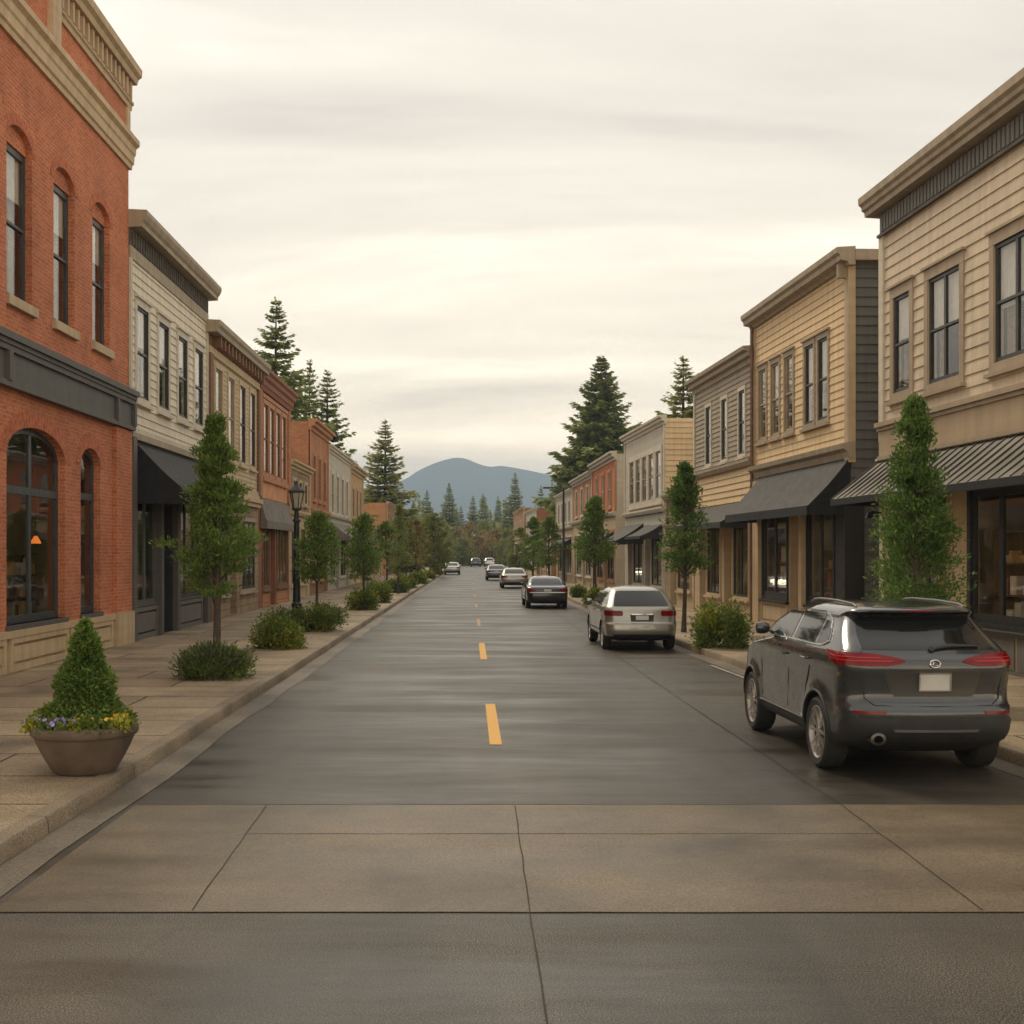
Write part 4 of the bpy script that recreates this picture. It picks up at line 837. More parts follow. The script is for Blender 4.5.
def woodland():
    rng = np.random.default_rng(77); n = 26000; Y = rng.uniform(275, 430, n); X = rng.uniform(-.42, .46, n)*Y*1.1
    H = 5.5+2.5*np.sin(X*.11)+2.0*np.sin(X*.037+1)+(Y-275)*.02; P = np.c_[X, Y, rng.uniform(0, 1, n)**.7*H]; nf = 90; fy = rng.uniform(285, 430, nf); fx = rng.uniform(-.13, .16, nf)*fy; fh = rng.uniform(9, 18, nf); ii = rng.integers(0, nf, 40000); tt = rng.uniform(0, 1, 40000)**1.3; aa = rng.uniform(0, 6.28, 40000); rr2 = fh[ii]*.17*(1-tt)*(.75+.25*np.sin(tt*60))*np.sqrt(rng.uniform(.1, 1, 40000)); P2 = np.c_[fx[ii]+rr2*np.cos(aa), fy[ii]+rr2*np.sin(aa), fh[ii]*(.05+.95*tt)]
    A = unit(rng.normal(size=(n, 3))+np.array([0, 0, .6])); A2 = unit(np.c_[np.cos(aa), np.sin(aa), rng.uniform(-.5, .3, 40000)]); o = quads_obj('woodland', np.r_[leafquads(P, A, rng.uniform(1.0, 2.4, n), .4, rng), leafquads(P2, A2, rng.uniform(.5, 1.3, 40000), .25, rng)], [OLV, FIRM, AUT], None, np.r_[rng.choice(3, n, p=[.4, .5, .1]), np.ones(40000, int)]); tag(o, kind='stuff')
woodland()

# ------------------------------------------------------------------ planter bowl
POT = M('planter_clay', (.115, .082, .058), .75, .25, 5, bump=.3); SOIL = M('soil', (.02, .015, .01), 1)
r = empty('planter', (-3.68, 11.6, .142), 0, 'round brown planter bowl at the left kerb', 'planter')
mb = MB(); mb.lathe([(0, .0), (.27, .0), (.29, .015), (.36, .13), (.42, .25), (.455, .335), (.46, .345), (.475, .352), (.49, .37), (.495, .415), (.485, .445), (.46, .452), (.44, .44), (.43, .38), (.0, .38)], 48); mb.build('bowl', POT, r, smooth=45)
mb = MB(); mb.lathe([(0, .41), (.2, .405), (.432, .39)], 24); mb.build('soil', SOIL, r)
def cone_bush():
    rng = np.random.default_rng(81); root = empty('conical_shrub', (-3.68, 11.62, .53), 0, 'small conical evergreen planted in the brown planter bowl', 'shrub')
    n = 13000; t = rng.uniform(0, 1, n)**1.25; rr_ = .45*(1-t)**.85*(.88+.12*np.sin(t*17))*np.sqrt(rng.uniform(.15, 1.05, n)); a = rng.uniform(0, 2*pi, n)
    P = np.c_[rr_*np.cos(a), rr_*np.sin(a), .02+t*1.0]+rng.normal(size=(n, 3))*.012; A = unit(np.c_[np.cos(a)*.7, np.sin(a)*.7, np.full(n, .55)]+rng.normal(size=(n, 3))*.55)
    quads_obj('foliage', leafquads(P, A, rng.uniform(.025, .06, n), .26, rng), LEAF1, root)
    T = MB(); T.tube([(0, 0, -.1), (0, 0, .5), (0, 0, 1.0)], [.018, .012, .003], 6); T.build('stem', BARK, root)
cone_bush()
PURP = M('purple_petal', (.30, .22, .52), .6, .3, 30); YELP = M('yellow_petal', (.75, .42, .03), .6, .25, 30); PETC = M('flower_eye', (.5, .35, .05), .6)
def flowers(label, c, n, m, sx, sy, seed, leafm):
    rng = np.random.default_rng(seed); root = empty('flower_clump', c, 0, label, 'flowers', 'flowers in the planter bowl')
    V = []; mi = []
    for i in range(n):
        p = np.array([rng.normal()*sx, rng.normal()*sy, .055+rng.uniform(0, .06)]); nn_ = unit(np.array([rng.normal()*.5, -.7+rng.normal()*.4, .7])); u = unit(np.cross(nn_, [0, .1, 1])); v = np.cross(nn_, u)
        for k in range(5):
            a = 2*pi*k/5; d = u*math.cos(a)+v*math.sin(a); e = -u*math.sin(a)+v*math.cos(a); V += [p, p+d*.012+e*.011+nn_*.004, p+d*.024+nn_*.006, p+d*.012-e*.011+nn_*.004]; mi.append(0)
        V += [p+u*.005+nn_*.005, p+v*.005+nn_*.005, p-u*.005+nn_*.005, p-v*.005+nn_*.005]; mi.append(1)
    quads_obj('blossom', np.array(V), [m, PETC], root, mi)
    k = 420; P = np.c_[rng.normal(size=k)*sx*1.25, rng.normal(size=k)*sy*1.2, rng.uniform(-.03, .085, k)]; A = unit(rng.normal(size=(k, 3))*.7+np.array([0, -.1, .8]))
    quads_obj('leaves', leafquads(P, A, rng.uniform(.03, .07, k), .3, rng), leafm, root)
cz = .565
flowers('purple flowers at the front of the planter bowl', (-3.81, 11.26, cz), 46, PURP, .075, .05, 91, SHR)
flowers('small purple flowers at the left rim of the planter bowl', (-4.08, 11.42, cz), 18, PURP, .035, .04, 92, SHY)
flowers('orange yellow flowers at the right rim of the planter bowl', (-3.32, 11.42, cz+.02), 20, YELP, .045, .05, 93, SHY)
flowers('yellow flower buds among leaves at the front right of the planter', (-3.50, 11.25, cz), 5, YELP, .07, .04, 94, SHR)
o = shrub('yellow green leafy plant at the left of the planter bowl', -3.98, 11.6, .19, .24, 95, (SHR, SHY), .7, 900, .05, 'flowers in the planter bowl', .54)
o = shrub('trailing green plant at the right of the planter bowl', -3.40, 11.55, .19, .22, 96, (SHR, SHY), .35, 900, .05, 'flowers in the planter bowl', .54)
o = shrub('lime leaved plant at the front of the planter bowl', -3.62, 11.28, .15, .16, 97, (SHY, SHR), .3, 500, .045, 'flowers in the planter bowl', .54)

# ------------------------------------------------------------------ lamp post and utility pole
IRON = M('black_iron', (.012, .013, .015), .45, .2)
r = empty('street_lamp', (-4.93, 34, .14), 0, 'black lamp post with glass lantern on the left pavement', 'street lamp')
mb = MB(); mb.lathe([(0, 0), (.17, 0), (.17, .10), (.15, .13), (.13, .55), (.15, .60), (.15, .66), (.11, .70), (.105, .95)], 16); mb.build('base', IRON, r, smooth=True)
mb = MB(); mb.lathe([(.10, .95), (.095, 1.2), (.075, 2.9), (.11, 2.93), (.11, 2.98), (.07, 3.02), (.06, 3.22), (.14, 3.26), (.14, 3.30), (.0, 3.30)], 14); mb.build('pole', IRON, r, smooth=True)
mb = MB(); mb.lathe([(.10, 3.30), (.19, 3.72), (.23, 3.74), (.23, 3.78), (.10, 3.90), (.05, 3.95), (.025, 4.02), (.0, 4.08)], 6)
for k in range(6):
    a = 2*pi*k/6; mb.tube([(.105*math.cos(a), .105*math.sin(a), 3.30), (.192*math.cos(a), .192*math.sin(a), 3.73)], .013, 5)
lan = mb.build('lantern', IRON, r); lan.data.polygons.foreach_set('use_smooth', [False]*len(lan.data.polygons))
fs = [p.index for p in lan.data.polygons][:6]
bm = bmesh.new(); bm.from_mesh(lan.data); bm.faces.ensure_lookup_table(); bmesh.ops.delete(bm, geom=[bm.faces[i] for i in range(6)], context='FACES_ONLY'); bm.to_mesh(lan.data); bm.free()
LG = NT('lantern_glass'); LG.set('Base Color', (.75, .68, .55)); LG.set('Roughness', .25); LG.set('Transmission Weight', .6)
mb = MB(); mb.lathe([(.097, 3.305), (.185, 3.72)], 6); mb.build('lantern_glass', LG.m, r)
r = empty('street_pole', (5.4, 75, .14), 0, 'slim dark street pole with small arm on the right pavement', 'pole')
mb = MB(); mb.lathe([(0, 0), (.13, 0), (.13, .3), (.09, .35), (.06, 6.0), (0, 6.02)], 10); mb.build('pole', IRON, r, smooth=True)
mb = MB(); mb.tube([(0, 0, 5.8), (-.5, 0, 6.05), (-.95, 0, 6.05)], .03, 6); mb.box(-1.25, -.85, -.08, .08, 5.98, 6.08); mb.build('lamp_arm', IRON, r)

# ------------------------------------------------------------------ displays and a lit lamp seen through the shop windows
WOODS = M('shelf_wood', (.16, .085, .04), .7, .25, 3); GOOD = [M('goods_%s' % n, c, .7, .2, 4) for n, c in (('ochre', (.55, .33, .12)), ('rust', (.42, .16, .06)), ('cream', (.70, .60, .45)), ('grey', (.35, .34, .31)), ('brown', (.15, .08, .04)), ('white', (.62, .58, .5)))]
def shelf(bld_root, F, u, o, w_, h, seed, label, n=4):
    root = empty('display_shelf', bld_root.matrix_basis @ Vector(F(u, o, .3)), bld_root.rotation_euler[2], label, 'shelf', 'display shelves inside the shop windows')
    sg = F.N.x; rng = random.Random(seed); mb = MB(); d = .34
    B = lambda a, b_, c, e, z0, z1, m=0, q=mb: q.box(min(sg*c, sg*e), max(sg*c, sg*e), a, b_, z0, z1, m)
    B(0, .04, -d, 0, 0, h); B(w_-.04, w_, -d, 0, 0, h); B(.04, w_-.04, -d-.02, -d, 0, h)
    for i in range(n+1): B(.04, w_-.04, -d, -.005, i*(h-.04)/n, i*(h-.04)/n+.035)
    mb.build('shelf_frame', WOODS, root); q = MB()
    for i in range(n):
        a = .08
        while a < w_-.2:
            k = rng.uniform(.08, .26); hh = rng.uniform(.12, (h/n)*.8); z = i*(h-.04)/n+.037
            if rng.random() < .35: q.lathe([(0, 0), (k*.4, 0), (k*.42, hh*.6), (k*.2, hh*.8), (k*.2, hh), (0, hh)], 10, rng.randrange(6), (-sg*.17, a+k/2, z))
            else: B(a, a+k, -.28, -.04-rng.uniform(0, .06), z, z+hh, rng.randrange(6), q)
            a += k+rng.uniform(.01, .1)
    tag(q.build('goods', GOOD, root), kind='stuff')
bb = {o['label']: o for o in COL.objects if o.type == 'EMPTY' and o.get('category') == 'building'}
def find(s): return next(o for k, o in bb.items() if s in k)
FL, FR = Fac((0, 0, 0), (0, 1, 0), (1, 0, 0)), Fac((0, 0, 0), (0, 1, 0), (-1, 0, 0))
R1 = find('large tan'); R2 = find('yellow clapboard building with black'); L1 = find('tall red brick'); L2 = find('off white'); R3 = find('grey brown')
shelf(R1, FR, 7.2, -.34, 1.5, 2.1, 1, 'stocked shelf at the right end of the tan building window')
shelf(R1, FR, 8.9, -.34, 1.3, 2.3, 2, 'stocked shelf in the middle of the tan building window')
shelf(R1, FR, 11.6, -.34, 2.1, 2.5, 3, 'stocked shelf behind the dense conical tree', 6)
shelf(R2, FR, 1.2, -.34, 1.7, 2.0, 4, 'stocked shelf in the right window under the black awning')
shelf(R2, FR, 5.0, -.34, 1.9, 2.2, 5, 'stocked shelf in the left window under the black awning')
shelf(L1, FL, 12.2, -1.75, 2.2, 1.9, 6, 'stocked shelf inside the large arched brick window')
shelf(L2, FL, .7, -.34, 1.4, 1.9, 7, 'stocked shelf in the window beside the red brick building')
shelf(R3, FR, .5, -.34, 1.6, 2.0, 8, 'stocked shelf in the grey brown building window')
for B_, F_, u_, o_, z_, lb in ((L1, FL, 12.9, -1.25, 2.40, 'small glowing pendant lamp inside the arched brick window'),):
  r = empty('pendant_lamp', B_.matrix_basis @ Vector(F_(u_, o_, z_)), 0, lb, 'lamp')
  mb = MB(); mb.lathe([(.03, .16), (.10, .04), (.11, .0), (.0, .0)], 16); mb.build('lamp_shade', LAMPG, r, smooth=True); mb = MB(); mb.tube([(0, 0, .2), (0, 0, 4.2-z_)], .008, 6); mb.build('cord', BLACK, r)
# ------------------------------------------------------------------ cars: stacked plan outlines, wheel arches cut out, panels laid on the same surface
GLC = NT('car_glass'); GLC.set('Base Color', (.012, .013, .013)); GLC.set('Roughness', .04); GLC.set('Specular IOR Level', .45); GLC.set('Coat Weight', 0); GLC = GLC.m
RUB = M('tyre_rubber', (.018, .017, .016), .85, .25, 20); PLAS = M('black_plastic', (.022, .022, .022), .6, .2, 8)
ALLOY = M('alloy', (.42, .40, .37), .32, .12, 9, metal=.9); CHROME = M('chrome', (.62, .60, .56), .14, .1, metal=1); PLATE = M('plate', (.50, .49, .45), .5, .12, 4)
def lensmat(name, c):
    t = NT(name); b = t.n('TexWave'); b.inputs['Scale'].default_value = 22; t.L.new(t.coord(), b.inputs['Vector'])
    t.set('Base Color', t.ramp(b.outputs[0], [(.2, scal(c, .55)), (.8, c)])); t.set('Roughness', .14); t.set('Specular IOR Level', .3); t.set('Coat Weight', .08); t.set('Coat Roughness', .02); return t.m
RED = lensmat('red_lens', (.21, .004, .006)); AMB = lensmat('clear_lens', (.6, .56, .5)); REDB = lensmat('bright_red_lens', (.62, .05, .04)); DKRED = lensmat('dark_red_lens', (.20, .008, .01))
class Car:
    def __init__(s, name, label, loc, rz, prof, L, wb, ra, R, col, group=None, tw=.22, taper=.055, bow=.09, rlow=.27, rtop=.2, metal=.55, rough=.3, res=1, flare=.018, clad=.40, cat='car'):
        s.z = [p[0] for p in prof]; s.yr = pchip(s.z, [p[1] for p in prof]); s.yf = pchip(s.z, [p[2] for p in prof]); s.hw = pchip(s.z, [p[3] for p in prof])
        s.L = L; s.ra = ra; s.fa = ra+wb; s.R = R; s.tp = taper; s.bow = bow; s.rl, s.rt = rlow, rtop; s.flare = flare; s.ztop = s.z[-1]
        s.root = empty(name, loc, rz, label, cat, group); s.paint = paint(name+'_paint', col, metal, rough)
        nr, nc, ns, nf = (20, 8, 44, 14) if res else (10, 5, 20, 8)
        n = 64 if res else 34; zs = sorted(set(list(np.linspace(s.z[0], s.ztop, n))+list(np.linspace(s.ztop-.09, s.ztop, 12))))
        V = []; ring = None
        for z in zs:
            q = s.outline(z, nr, nc, ns, nf); ring = len(q); V += q
        F = []; mi = []
        for i in range(len(zs)-1):
            for j in range(ring):
                F.append((i*ring+j, i*ring+(j+1) % ring, (i+1)*ring+(j+1) % ring, (i+1)*ring+j)); mi.append(1 if (zs[i]+zs[i+1])/2 < clad else 0)
        F.append(tuple(range(ring))[::-1]); mi.append(1); e = (len(zs)-1)*ring; F.append(tuple(e+j for j in range(ring))); mi.append(0)
        me = D.meshes.new('body'); me.from_pydata(V, [], F); me.polygons.foreach_set('material_index', mi)
        for m in (s.paint, PLAS): me.materials.append(m)
        o = D.objects.new('body', me); COL.objects.link(o)
        cb = MB()
        for y in (s.ra, s.fa):
            for sg in (-1, 1):
                x0, x1 = sorted((sg*(s.hw(.5)-.30), sg*(s.hw(.5)+.3))); cb.lathe([(.001, x0), (R+.055, x0), (R+.055, x1), (.001, x1)], 40, 0, (0, y, R), 'x')
        cut = cb.build('cutter', PLAS, weld=True); md = o.modifiers.new('b', 'BOOLEAN'); md.operation = 'DIFFERENCE'; md.solver = 'EXACT'; md.object = cut; md.material_mode = 'TRANSFER'
        dg = C.evaluated_depsgraph_get(); nm = D.meshes.new_from_object(o.evaluated_get(dg)); o.modifiers.clear(); o.data = nm; D.objects.remove(cut)
        shade(nm, 38); o.parent = s.root; s.body = o
        for y in (s.ra, s.fa):
            for sg in (-1, 1): s.wheel(sg*(s.hw(.5)-.105-.0), y, R, tw, sg, res)
    def warp(s, x, y, z):
        k = (y-s.L/2)/(s.L/2); f = 1-s.tp*abs(k)**4; x *= f
        for a in (s.ra, s.fa):
            q = math.hypot(y-a, z-s.R); x += math.copysign(1, x)*s.flare*math.exp(-((q-s.R-.05)/.10)**2)*(1 if abs(x) > s.hw(z)*f*.9 else 0)
        return (x, y, z)
    def rc(s, z): return min(s.rl+(s.rt-s.rl)*min(1, max(0, (z-.5)/(s.ztop-.6))), s.hw(z)*.6)
    def outline(s, z, nr, nc, ns, nf):
        hw, yr, yf, r = s.hw(z), s.yr(z), s.yf(z), s.rc(z); r2 = min(hw*.75, .48); P = []
        c = hw-r; ye = yr+s.bow*(c/hw)**2+r
        for i in range(nr): x = -c+2*c*i/nr; P.append((x, yr+s.bow*(x/hw)**2, z))
        for i in range(nc): a = pi/2*i/nc; P.append((c+r*math.sin(a), ye-r*math.cos(a), z))
        yfe = yf-.16-r2
        for i in range(ns): P.append((hw, ye+(yfe-ye)*i/ns, z))
        c2 = hw-r2
        for i in range(nc): a = pi/2*i/nc; P.append((c2+r2*math.cos(a), yfe+(r2)*math.sin(a), z))
        for i in range(nf): x = c2-2*c2*i/nf; P.append((x, yf-.16+.16*(1-(x/c2)**2), z))
        for i in range(nc): a = pi/2*i/nc; P.append((-c2-r2*math.sin(a), yfe+r2*math.cos(a), z))
        for i in range(ns): P.append((-hw, yfe+(ye-yfe)*i/ns, z))
        for i in range(nc): a = pi/2*i/nc; P.append((-c-r*math.cos(a), ye-r*math.sin(a), z))
        return [s.warp(*p) for p in P]
    def Q(s, d, z, off=0):          # point on the rear wrap, d metres from the rear centre line along the outline
        hw, yr, r = s.hw(z), s.yr(z), s.rc(z); c = hw-r; sg = 1 if d >= 0 else -1; d = abs(d); ye = yr+s.bow*(c/hw)**2+r
        if d <= c: p, n = (d, yr+s.bow*(d/hw)**2), (2*s.bow*d/hw**2, -1)
        elif d <= c+r*pi/2: a = (d-c)/r; p, n = (c+r*math.sin(a), ye-r*math.cos(a)), (math.sin(a), -math.cos(a))
        else: p, n = (hw, ye+d-c-r*pi/2), (1, 0)
        l = math.hypot(*n); x, y, z = s.warp(p[0], p[1], z); return (sg*(x+n[0]/l*off), y+n[1]/l*off, z)
    def side(s, y, z, sg, off=0):
        x = s.warp(s.hw(z), y, z)[0]; return (sg*(x+off), y, z)
    def slab(s, name, fn, rows, m, nu=16, nv=8, th=.004, parent=None):
        """rows: list of (z, a, b): panel between a(z) and b(z) laid on fn(a, z, off)"""
        zs = [r[0] for r in rows]; fa, fb = pchip(zs, [r[1] for r in rows]), pchip(zs, [r[2] for r in rows]); V = []; F = []
        for lay in (th, -.012):
            for i in range(nv+1):
                z = zs[0]+(zs[-1]-zs[0])*i/nv
                for j in range(nu+1): V.append(fn(fa(z)+(fb(z)-fa(z))*j/nu, z, lay))
        n = (nu+1)*(nv+1); I = lambda l, i, j: l*n+i*(nu+1)+j
        for i in range(nv):
            for j in range(nu): F += [(I(0, i, j), I(0, i, j+1), I(0, i+1, j+1), I(0, i+1, j))]
        for i in range(nv):
            for j in (0, nu): F.append((I(0, i, j), I(0, i+1, j), I(1, i+1, j), I(1, i, j)))
        for j in range(nu):
            for i in (0, nv): F.append((I(0, i, j), I(0, i, j+1), I(1, i, j+1), I(1, i, j)))
        mb = MB(); mb.v = V; mb.f = F; mb.mi = [0]*len(F); o = mb.build(name, m, parent or s.root); shade(o.data, 30); return o
    def rear(s, name, rows, m, **k): return s.slab(name, s.Q, rows, m, **k)
    def sidepanel(s, name, sg, rows, m, **k): return s.slab(name, lambda a, z, off: s.side(a, z, sg, off), rows, m, **k)
    def front(s, name, rows, m, **k):
        def fn(x, z, off):
            hw = s.hw(z); c2 = hw-min(hw*.75, .48); yf = s.yf(z); yy = yf-.16+.16*(1-(x/c2)**2) if abs(x) < c2 else yf-.16-(min(hw*.75, .48))*(1-math.sqrt(max(0, 1-((abs(x)-c2)/min(hw*.75, .48))**2)))
            return (s.warp(x, yy, z)[0], yy+off, z+off*.4)
        return s.slab(name, fn, rows, m, **k)
    def wheel(s, x, y, R, W, sg, res):
        mb = MB(); mb.lathe([(.0, -.05), (R*.66, -.05), (R*.66, .02+sg*.015), (0, .02+sg*.015)], 28, axis='x'); h = mb.build('wheel', PLAS, s.root); h.location = (x, y, R)
        n = 36 if res else 18; w2 = W/2
        mb = MB(); mb.lathe([(R*.74, -w2*.9), (R*.9, -w2), (R*.975, -w2*.82), (R, -w2*.5), (R, w2*.5), (R*.975, w2*.82), (R*.9, w2), (R*.74, w2*.9), (R*.68, 0), (R*.74, -w2*.9)], n, axis='x'); mb.build('tyre', RUB, h, smooth=35)
        mb = MB(); e = sg*w2*.86; mb.lathe([(R*.76, e-sg*.004), (R*.73, e+sg*.006), (R*.69, e-sg*.006), (R*.665, e-sg*.05)], n, axis='x'); mb.lathe([(.0, e-sg*.005), (R*.13, e-sg*.01), (R*.15, e-sg*.05)], 14, axis='x')
        ns = 10 if res else 5
        for k in range(ns):
            a = 2*pi*k/ns; wv = .035 if res else .06
            def P(r, t, xx): return (xx, r*math.cos(a+t), r*math.sin(a+t))
            mb.hexa([P(R*.12, -.28, e-sg*.05), P(R*.12, .28, e-sg*.05), P(R*.70, wv*1.6, e-sg*.045), P(R*.70, -wv*1.6, e-sg*.045), P(R*.12, -.22, e-sg*.016), P(R*.12, .22, e-sg*.016), P(R*.70, wv*1.1, e-sg*.008), P(R*.70, -wv*1.1, e-sg*.008)])
        mb.build('rim', ALLOY, h, smooth=35)
    def mirror(s, y, z, m, k=.85):
        for sg in (-1, 1):
            p = Vector(s.side(y, z, sg)); mb = MB(); mb.lathe([(0, -.085), (.06, -.08), (.085, -.03), (.09, .02), (.075, .07), (0, .085)], 14)
            for i, v in enumerate(mb.v): mb.v[i] = (k*(v[2]*1.15*sg+sg*.13), k*v[1]*.75, k*(v[0]*.95+.05))
            mb.tube([(-.03*sg, 0, -.01), (.09*sg, 0, .03)], .02, 6); o = mb.build('mirror', m, s.root, smooth=50); o.location = p
    def handle(s, y, z):
        for sg in (-1, 1):
            mb = MB(); mb.tube([s.side(y-.10, z, sg, .002), s.side(y-.08, z, sg, .03), s.side(y+.08, z, sg, .03), s.side(y+.10, z, sg, .002)], .013, 6); mb.build('door_handle', s.paint, s.root, smooth=True)
    def seam(s, pts, name='door_seam', w_=.006):
        for sg in (-1, 1):
            mb = MB(); mb.tube([s.side(y, z, sg, .0) for y, z in pts], w_, 5); mb.build(name, PLAS, s.root)
    def box(s, name, m, x0, x1, z0, z1, off=.01, th=.012, parent=None):
        return s.slab(name, s.Q, [(z0, x0, x1), (z1, x0, x1)], m, th=off+th, nu=8, nv=3, parent=parent)

# ---- dark sport utility car, near right
SUVP = [(.25, .42, 4.30, .66), (.31, .24, 4.45, .80), (.40, .10, 4.55, .855), (.50, .035, 4.60, .868), (.62, .02, 4.62, .872), (.70, .025, 4.62, .872), (.745, .085, 4.62, .87), (.85, .105, 4.60, .868), (.98, .095, 4.50, .872), (1.08, .08, 4.25, .878), (1.16, .09, 3.75, .872), (1.215, .125, 3.40, .852), (1.27, .19, 3.22, .822), (1.40, .41, 2.95, .752), (1.52, .57, 2.68, .685), (1.575, .63, 2.54, .662), (1.595, .52, 2.46, .652), (1.625, .50, 2.35, .626), (1.655, .58, 2.20, .575), (1.68, .80, 2.05, .48), (1.695, 1.05, 1.90, .35), (1.70, 1.3, 1.75, .23)]
c = Car('parked_suv', 'dark grey sport utility car parked at the right kerb, nearest the camera', (4.40, 11.68, .002), rad(1.2), SUVP, 4.62, 2.70, .98, .365, (.030, .034, .039), metal=.35, rough=.2, taper=.075, bow=.11, rlow=.33, rtop=.2, clad=.43, flare=.022, tw=.24)
c.rear('rear_window', [(1.262, -.68, .68), (1.40, -.64, .64), (1.568, -.575, .575)], GLC, nu=24, nv=10)
c.rear('spoiler_shadow', [(1.560, -.62, .62), (1.592, -.62, .62)], PLAS, nu=20, nv=3, th=.006)
c.rear('brake_light', [(1.612, -.16, .16), (1.630, -.16, .16)], DKRED, nu=8, nv=2)
for sg in (-1, 1):
    c.rear('tail_light', [(1.112, sg*.48, sg*1.05), (1.135, sg*.36, sg*1.12), (1.16, sg*.29, sg*1.20), (1.205, sg*.42, sg*1.27), (1.236, sg*.66, sg*1.28)], RED, nu=26, nv=8, th=.012)
    tl_ = [o for o in COL.objects if o.parent == c.root and o.name.startswith('tail_light')][-1]
    c.slab('lamp_strip', c.Q, [(1.158, sg*.44, sg*1.19), (1.166, sg*.40, sg*1.20)], REDB, nu=22, nv=1, th=.0145, parent=tl_); c.slab('lamp_strip', c.Q, [(1.192, sg*.52, sg*1.22), (1.197, sg*.54, sg*1.22)], REDB, nu=18, nv=1, th=.0145, parent=tl_)
    c.rear('reflector', [(.655, sg*.52, sg*.82), (.685, sg*.50, sg*.84)], DKRED, nu=10, nv=2, th=.008)
    c.sidepanel('front_side_window', sg, [(1.265, 2.06, 3.06), (1.40, 2.08, 2.86), (1.545, 2.12, 2.52)], GLC)
    c.sidepanel('rear_side_window', sg, [(1.268, 1.22, 1.98), (1.40, 1.24, 2.00), (1.56, 1.28, 2.04)], GLC)
    c.sidepanel('quarter_window', sg, [(1.272, .80, 1.14), (1.38, .88, 1.16), (1.50, 1.05, 1.19)], GLC)
    c.sidepanel('side_skirt_trim', sg, [(.44, 1.42, 3.22), (.462, 1.42, 3.22)], CHROME, th=.012, nv=2)
    mb = MB(); mb.tube([c.side(y, 1.252 if y > .95 else 1.252+(.95-y)*.35, sg, .006) for y in np.linspace(.78, 3.1, 18)], .008, 6); mb.tube([c.side(y, z, sg, .006) for y, z in ((.78, 1.30), (.88, 1.42), (1.03, 1.52), (1.3, 1.588), (2.1, 1.585), (2.54, 1.555), (2.9, 1.40), (3.1, 1.26))], .005, 6); mb.build('window_trim', CHROME, c.root, smooth=True)
    mb = MB(); rp = [(.72, .545, 1.655), (.84, .54, 1.680), (1.35, .53, 1.696), (2.0, .515, 1.694), (2.22, .51, 1.680), (2.34, .51, 1.652)]; mb.tube([(sg*x, y, z) for y, x, z in rp], .013, 8); mb.build('roof_rail', M('rail_metal', (.22, .215, .205), .4, .1, metal=.9), c.root, smooth=True)
    # wheel arch mouldings
    for y in (c.ra, c.fa):
        mb = MB(); R0 = c.R+.06
        pts = [c.side(y-R0*math.cos(a), c.R+R0*math.sin(a), sg, -.004) for a in np.linspace(-.15, pi+.15, 26) if c.R+R0*math.sin(a) > .27]; mb.tube(pts, .016, 7); mb.build('wheel_arch_trim', PLAS, c.root, smooth=True)
c.front('windscreen', [(1.24, -.70, .70), (1.40, -.66, .66), (1.57, -.58, .58)], GLC)
c.rear('plate_recess', [(.82, -.40, .40), (.92, -.46, .46), (1.06, -.50, .50)], paint('recess_paint', (.05, .049, .047), .5, .3), nu=16, nv=4, th=.003)
PL = c.rear('number_plate', [(.885, -.155, .155), (1.04, -.155, .155)], PLATE, nu=6, nv=3, th=.02)
mb = MB()
for q in (((-.165, .875), (.165, .887)), ((-.165, 1.038), (.165, 1.05)), ((-.167, .887), (-.153, 1.038)), ((.153, .887), (.167, 1.038))):
    (a, z0), (b_, z1) = q; mb.hexa([c.Q(a, z0, -.01), c.Q(b_, z0, -.01), c.Q(b_, z1, -.01), c.Q(a, z1, -.01), c.Q(a, z0, .026), c.Q(b_, z0, .026), c.Q(b_, z1, .026), c.Q(a, z1, .026)])
mb.build('plate_frame', STEEL, PL)
c.rear('bumper_cladding', [(.385, -.86, .86), (.44, -1.0, 1.0), (.56, -1.0, 1.0), (.63, -.80, .80)], PLAS, nu=30, nv=6, th=.010)
c.rear('bumper_trim', [(.49, -.42, .42), (.512, -.44, .44)], STEEL, nu=16, nv=2, th=.026)
c.rear('bumper_line', [(.632, -.74, .74), (.646, -.76, .76)], PLAS, nu=20, nv=2, th=.016)
mb = MB(); mb.lathe([(.045, 0), (.075, .005), (.082, .04), (.078, .16), (.05, .16), (.045, .1), (.0, .1)], 18)
mb.v = [(x-.55, .06+z, .42+y*.8) for x, y, z in mb.v]; mb.build('exhaust_pipe', M('exhaust', (.10, .095, .09), .35, .2, metal=.9), c.root, smooth=True)
mb = MB(); mb.v = []
em = [c.Q(.052*math.cos(a), 1.135+.036*math.sin(a), .012) for a in np.linspace(0, 2*pi, 25)]; mb.tube(em, .0075, 6, cap=False); mb.tube([c.Q(-.012, 1.158, .012), c.Q(-.026, 1.13, .012), c.Q(.0, 1.113, .012), c.Q(.034, 1.122, .012)], .006, 6); mb.tube([c.Q(-.05, 1.16, .012), c.Q(-.02, 1.172, .012)], .006, 6); mb.build('emblem', CHROME, c.root, smooth=True)
mb = MB(); mb.tube([c.Q(.0, 1.275, .03), c.Q(.20, 1.30, .03), c.Q(.5, 1.295, .028)], [.018, .022, .010], 8); mb.tube([c.Q(0, 1.262, .0), c.Q(0, 1.28, .045)], .03, 8); mb.build('wiper', BLACK, c.root, smooth=True)
mb = MB(); tg = [(-.70, 1.25), (-.74, 1.14), (-.72, .98), (-.69, .80), (-.60, .735), (0, .728), (.60, .735), (.69, .80), (.72, .98), (.74, 1.14), (.70, 1.25)]
mb.tube([c.Q(a, z, .001) for a, z in tg], .006, 5); mb.build('tailgate_seam', PLAS, c.root)
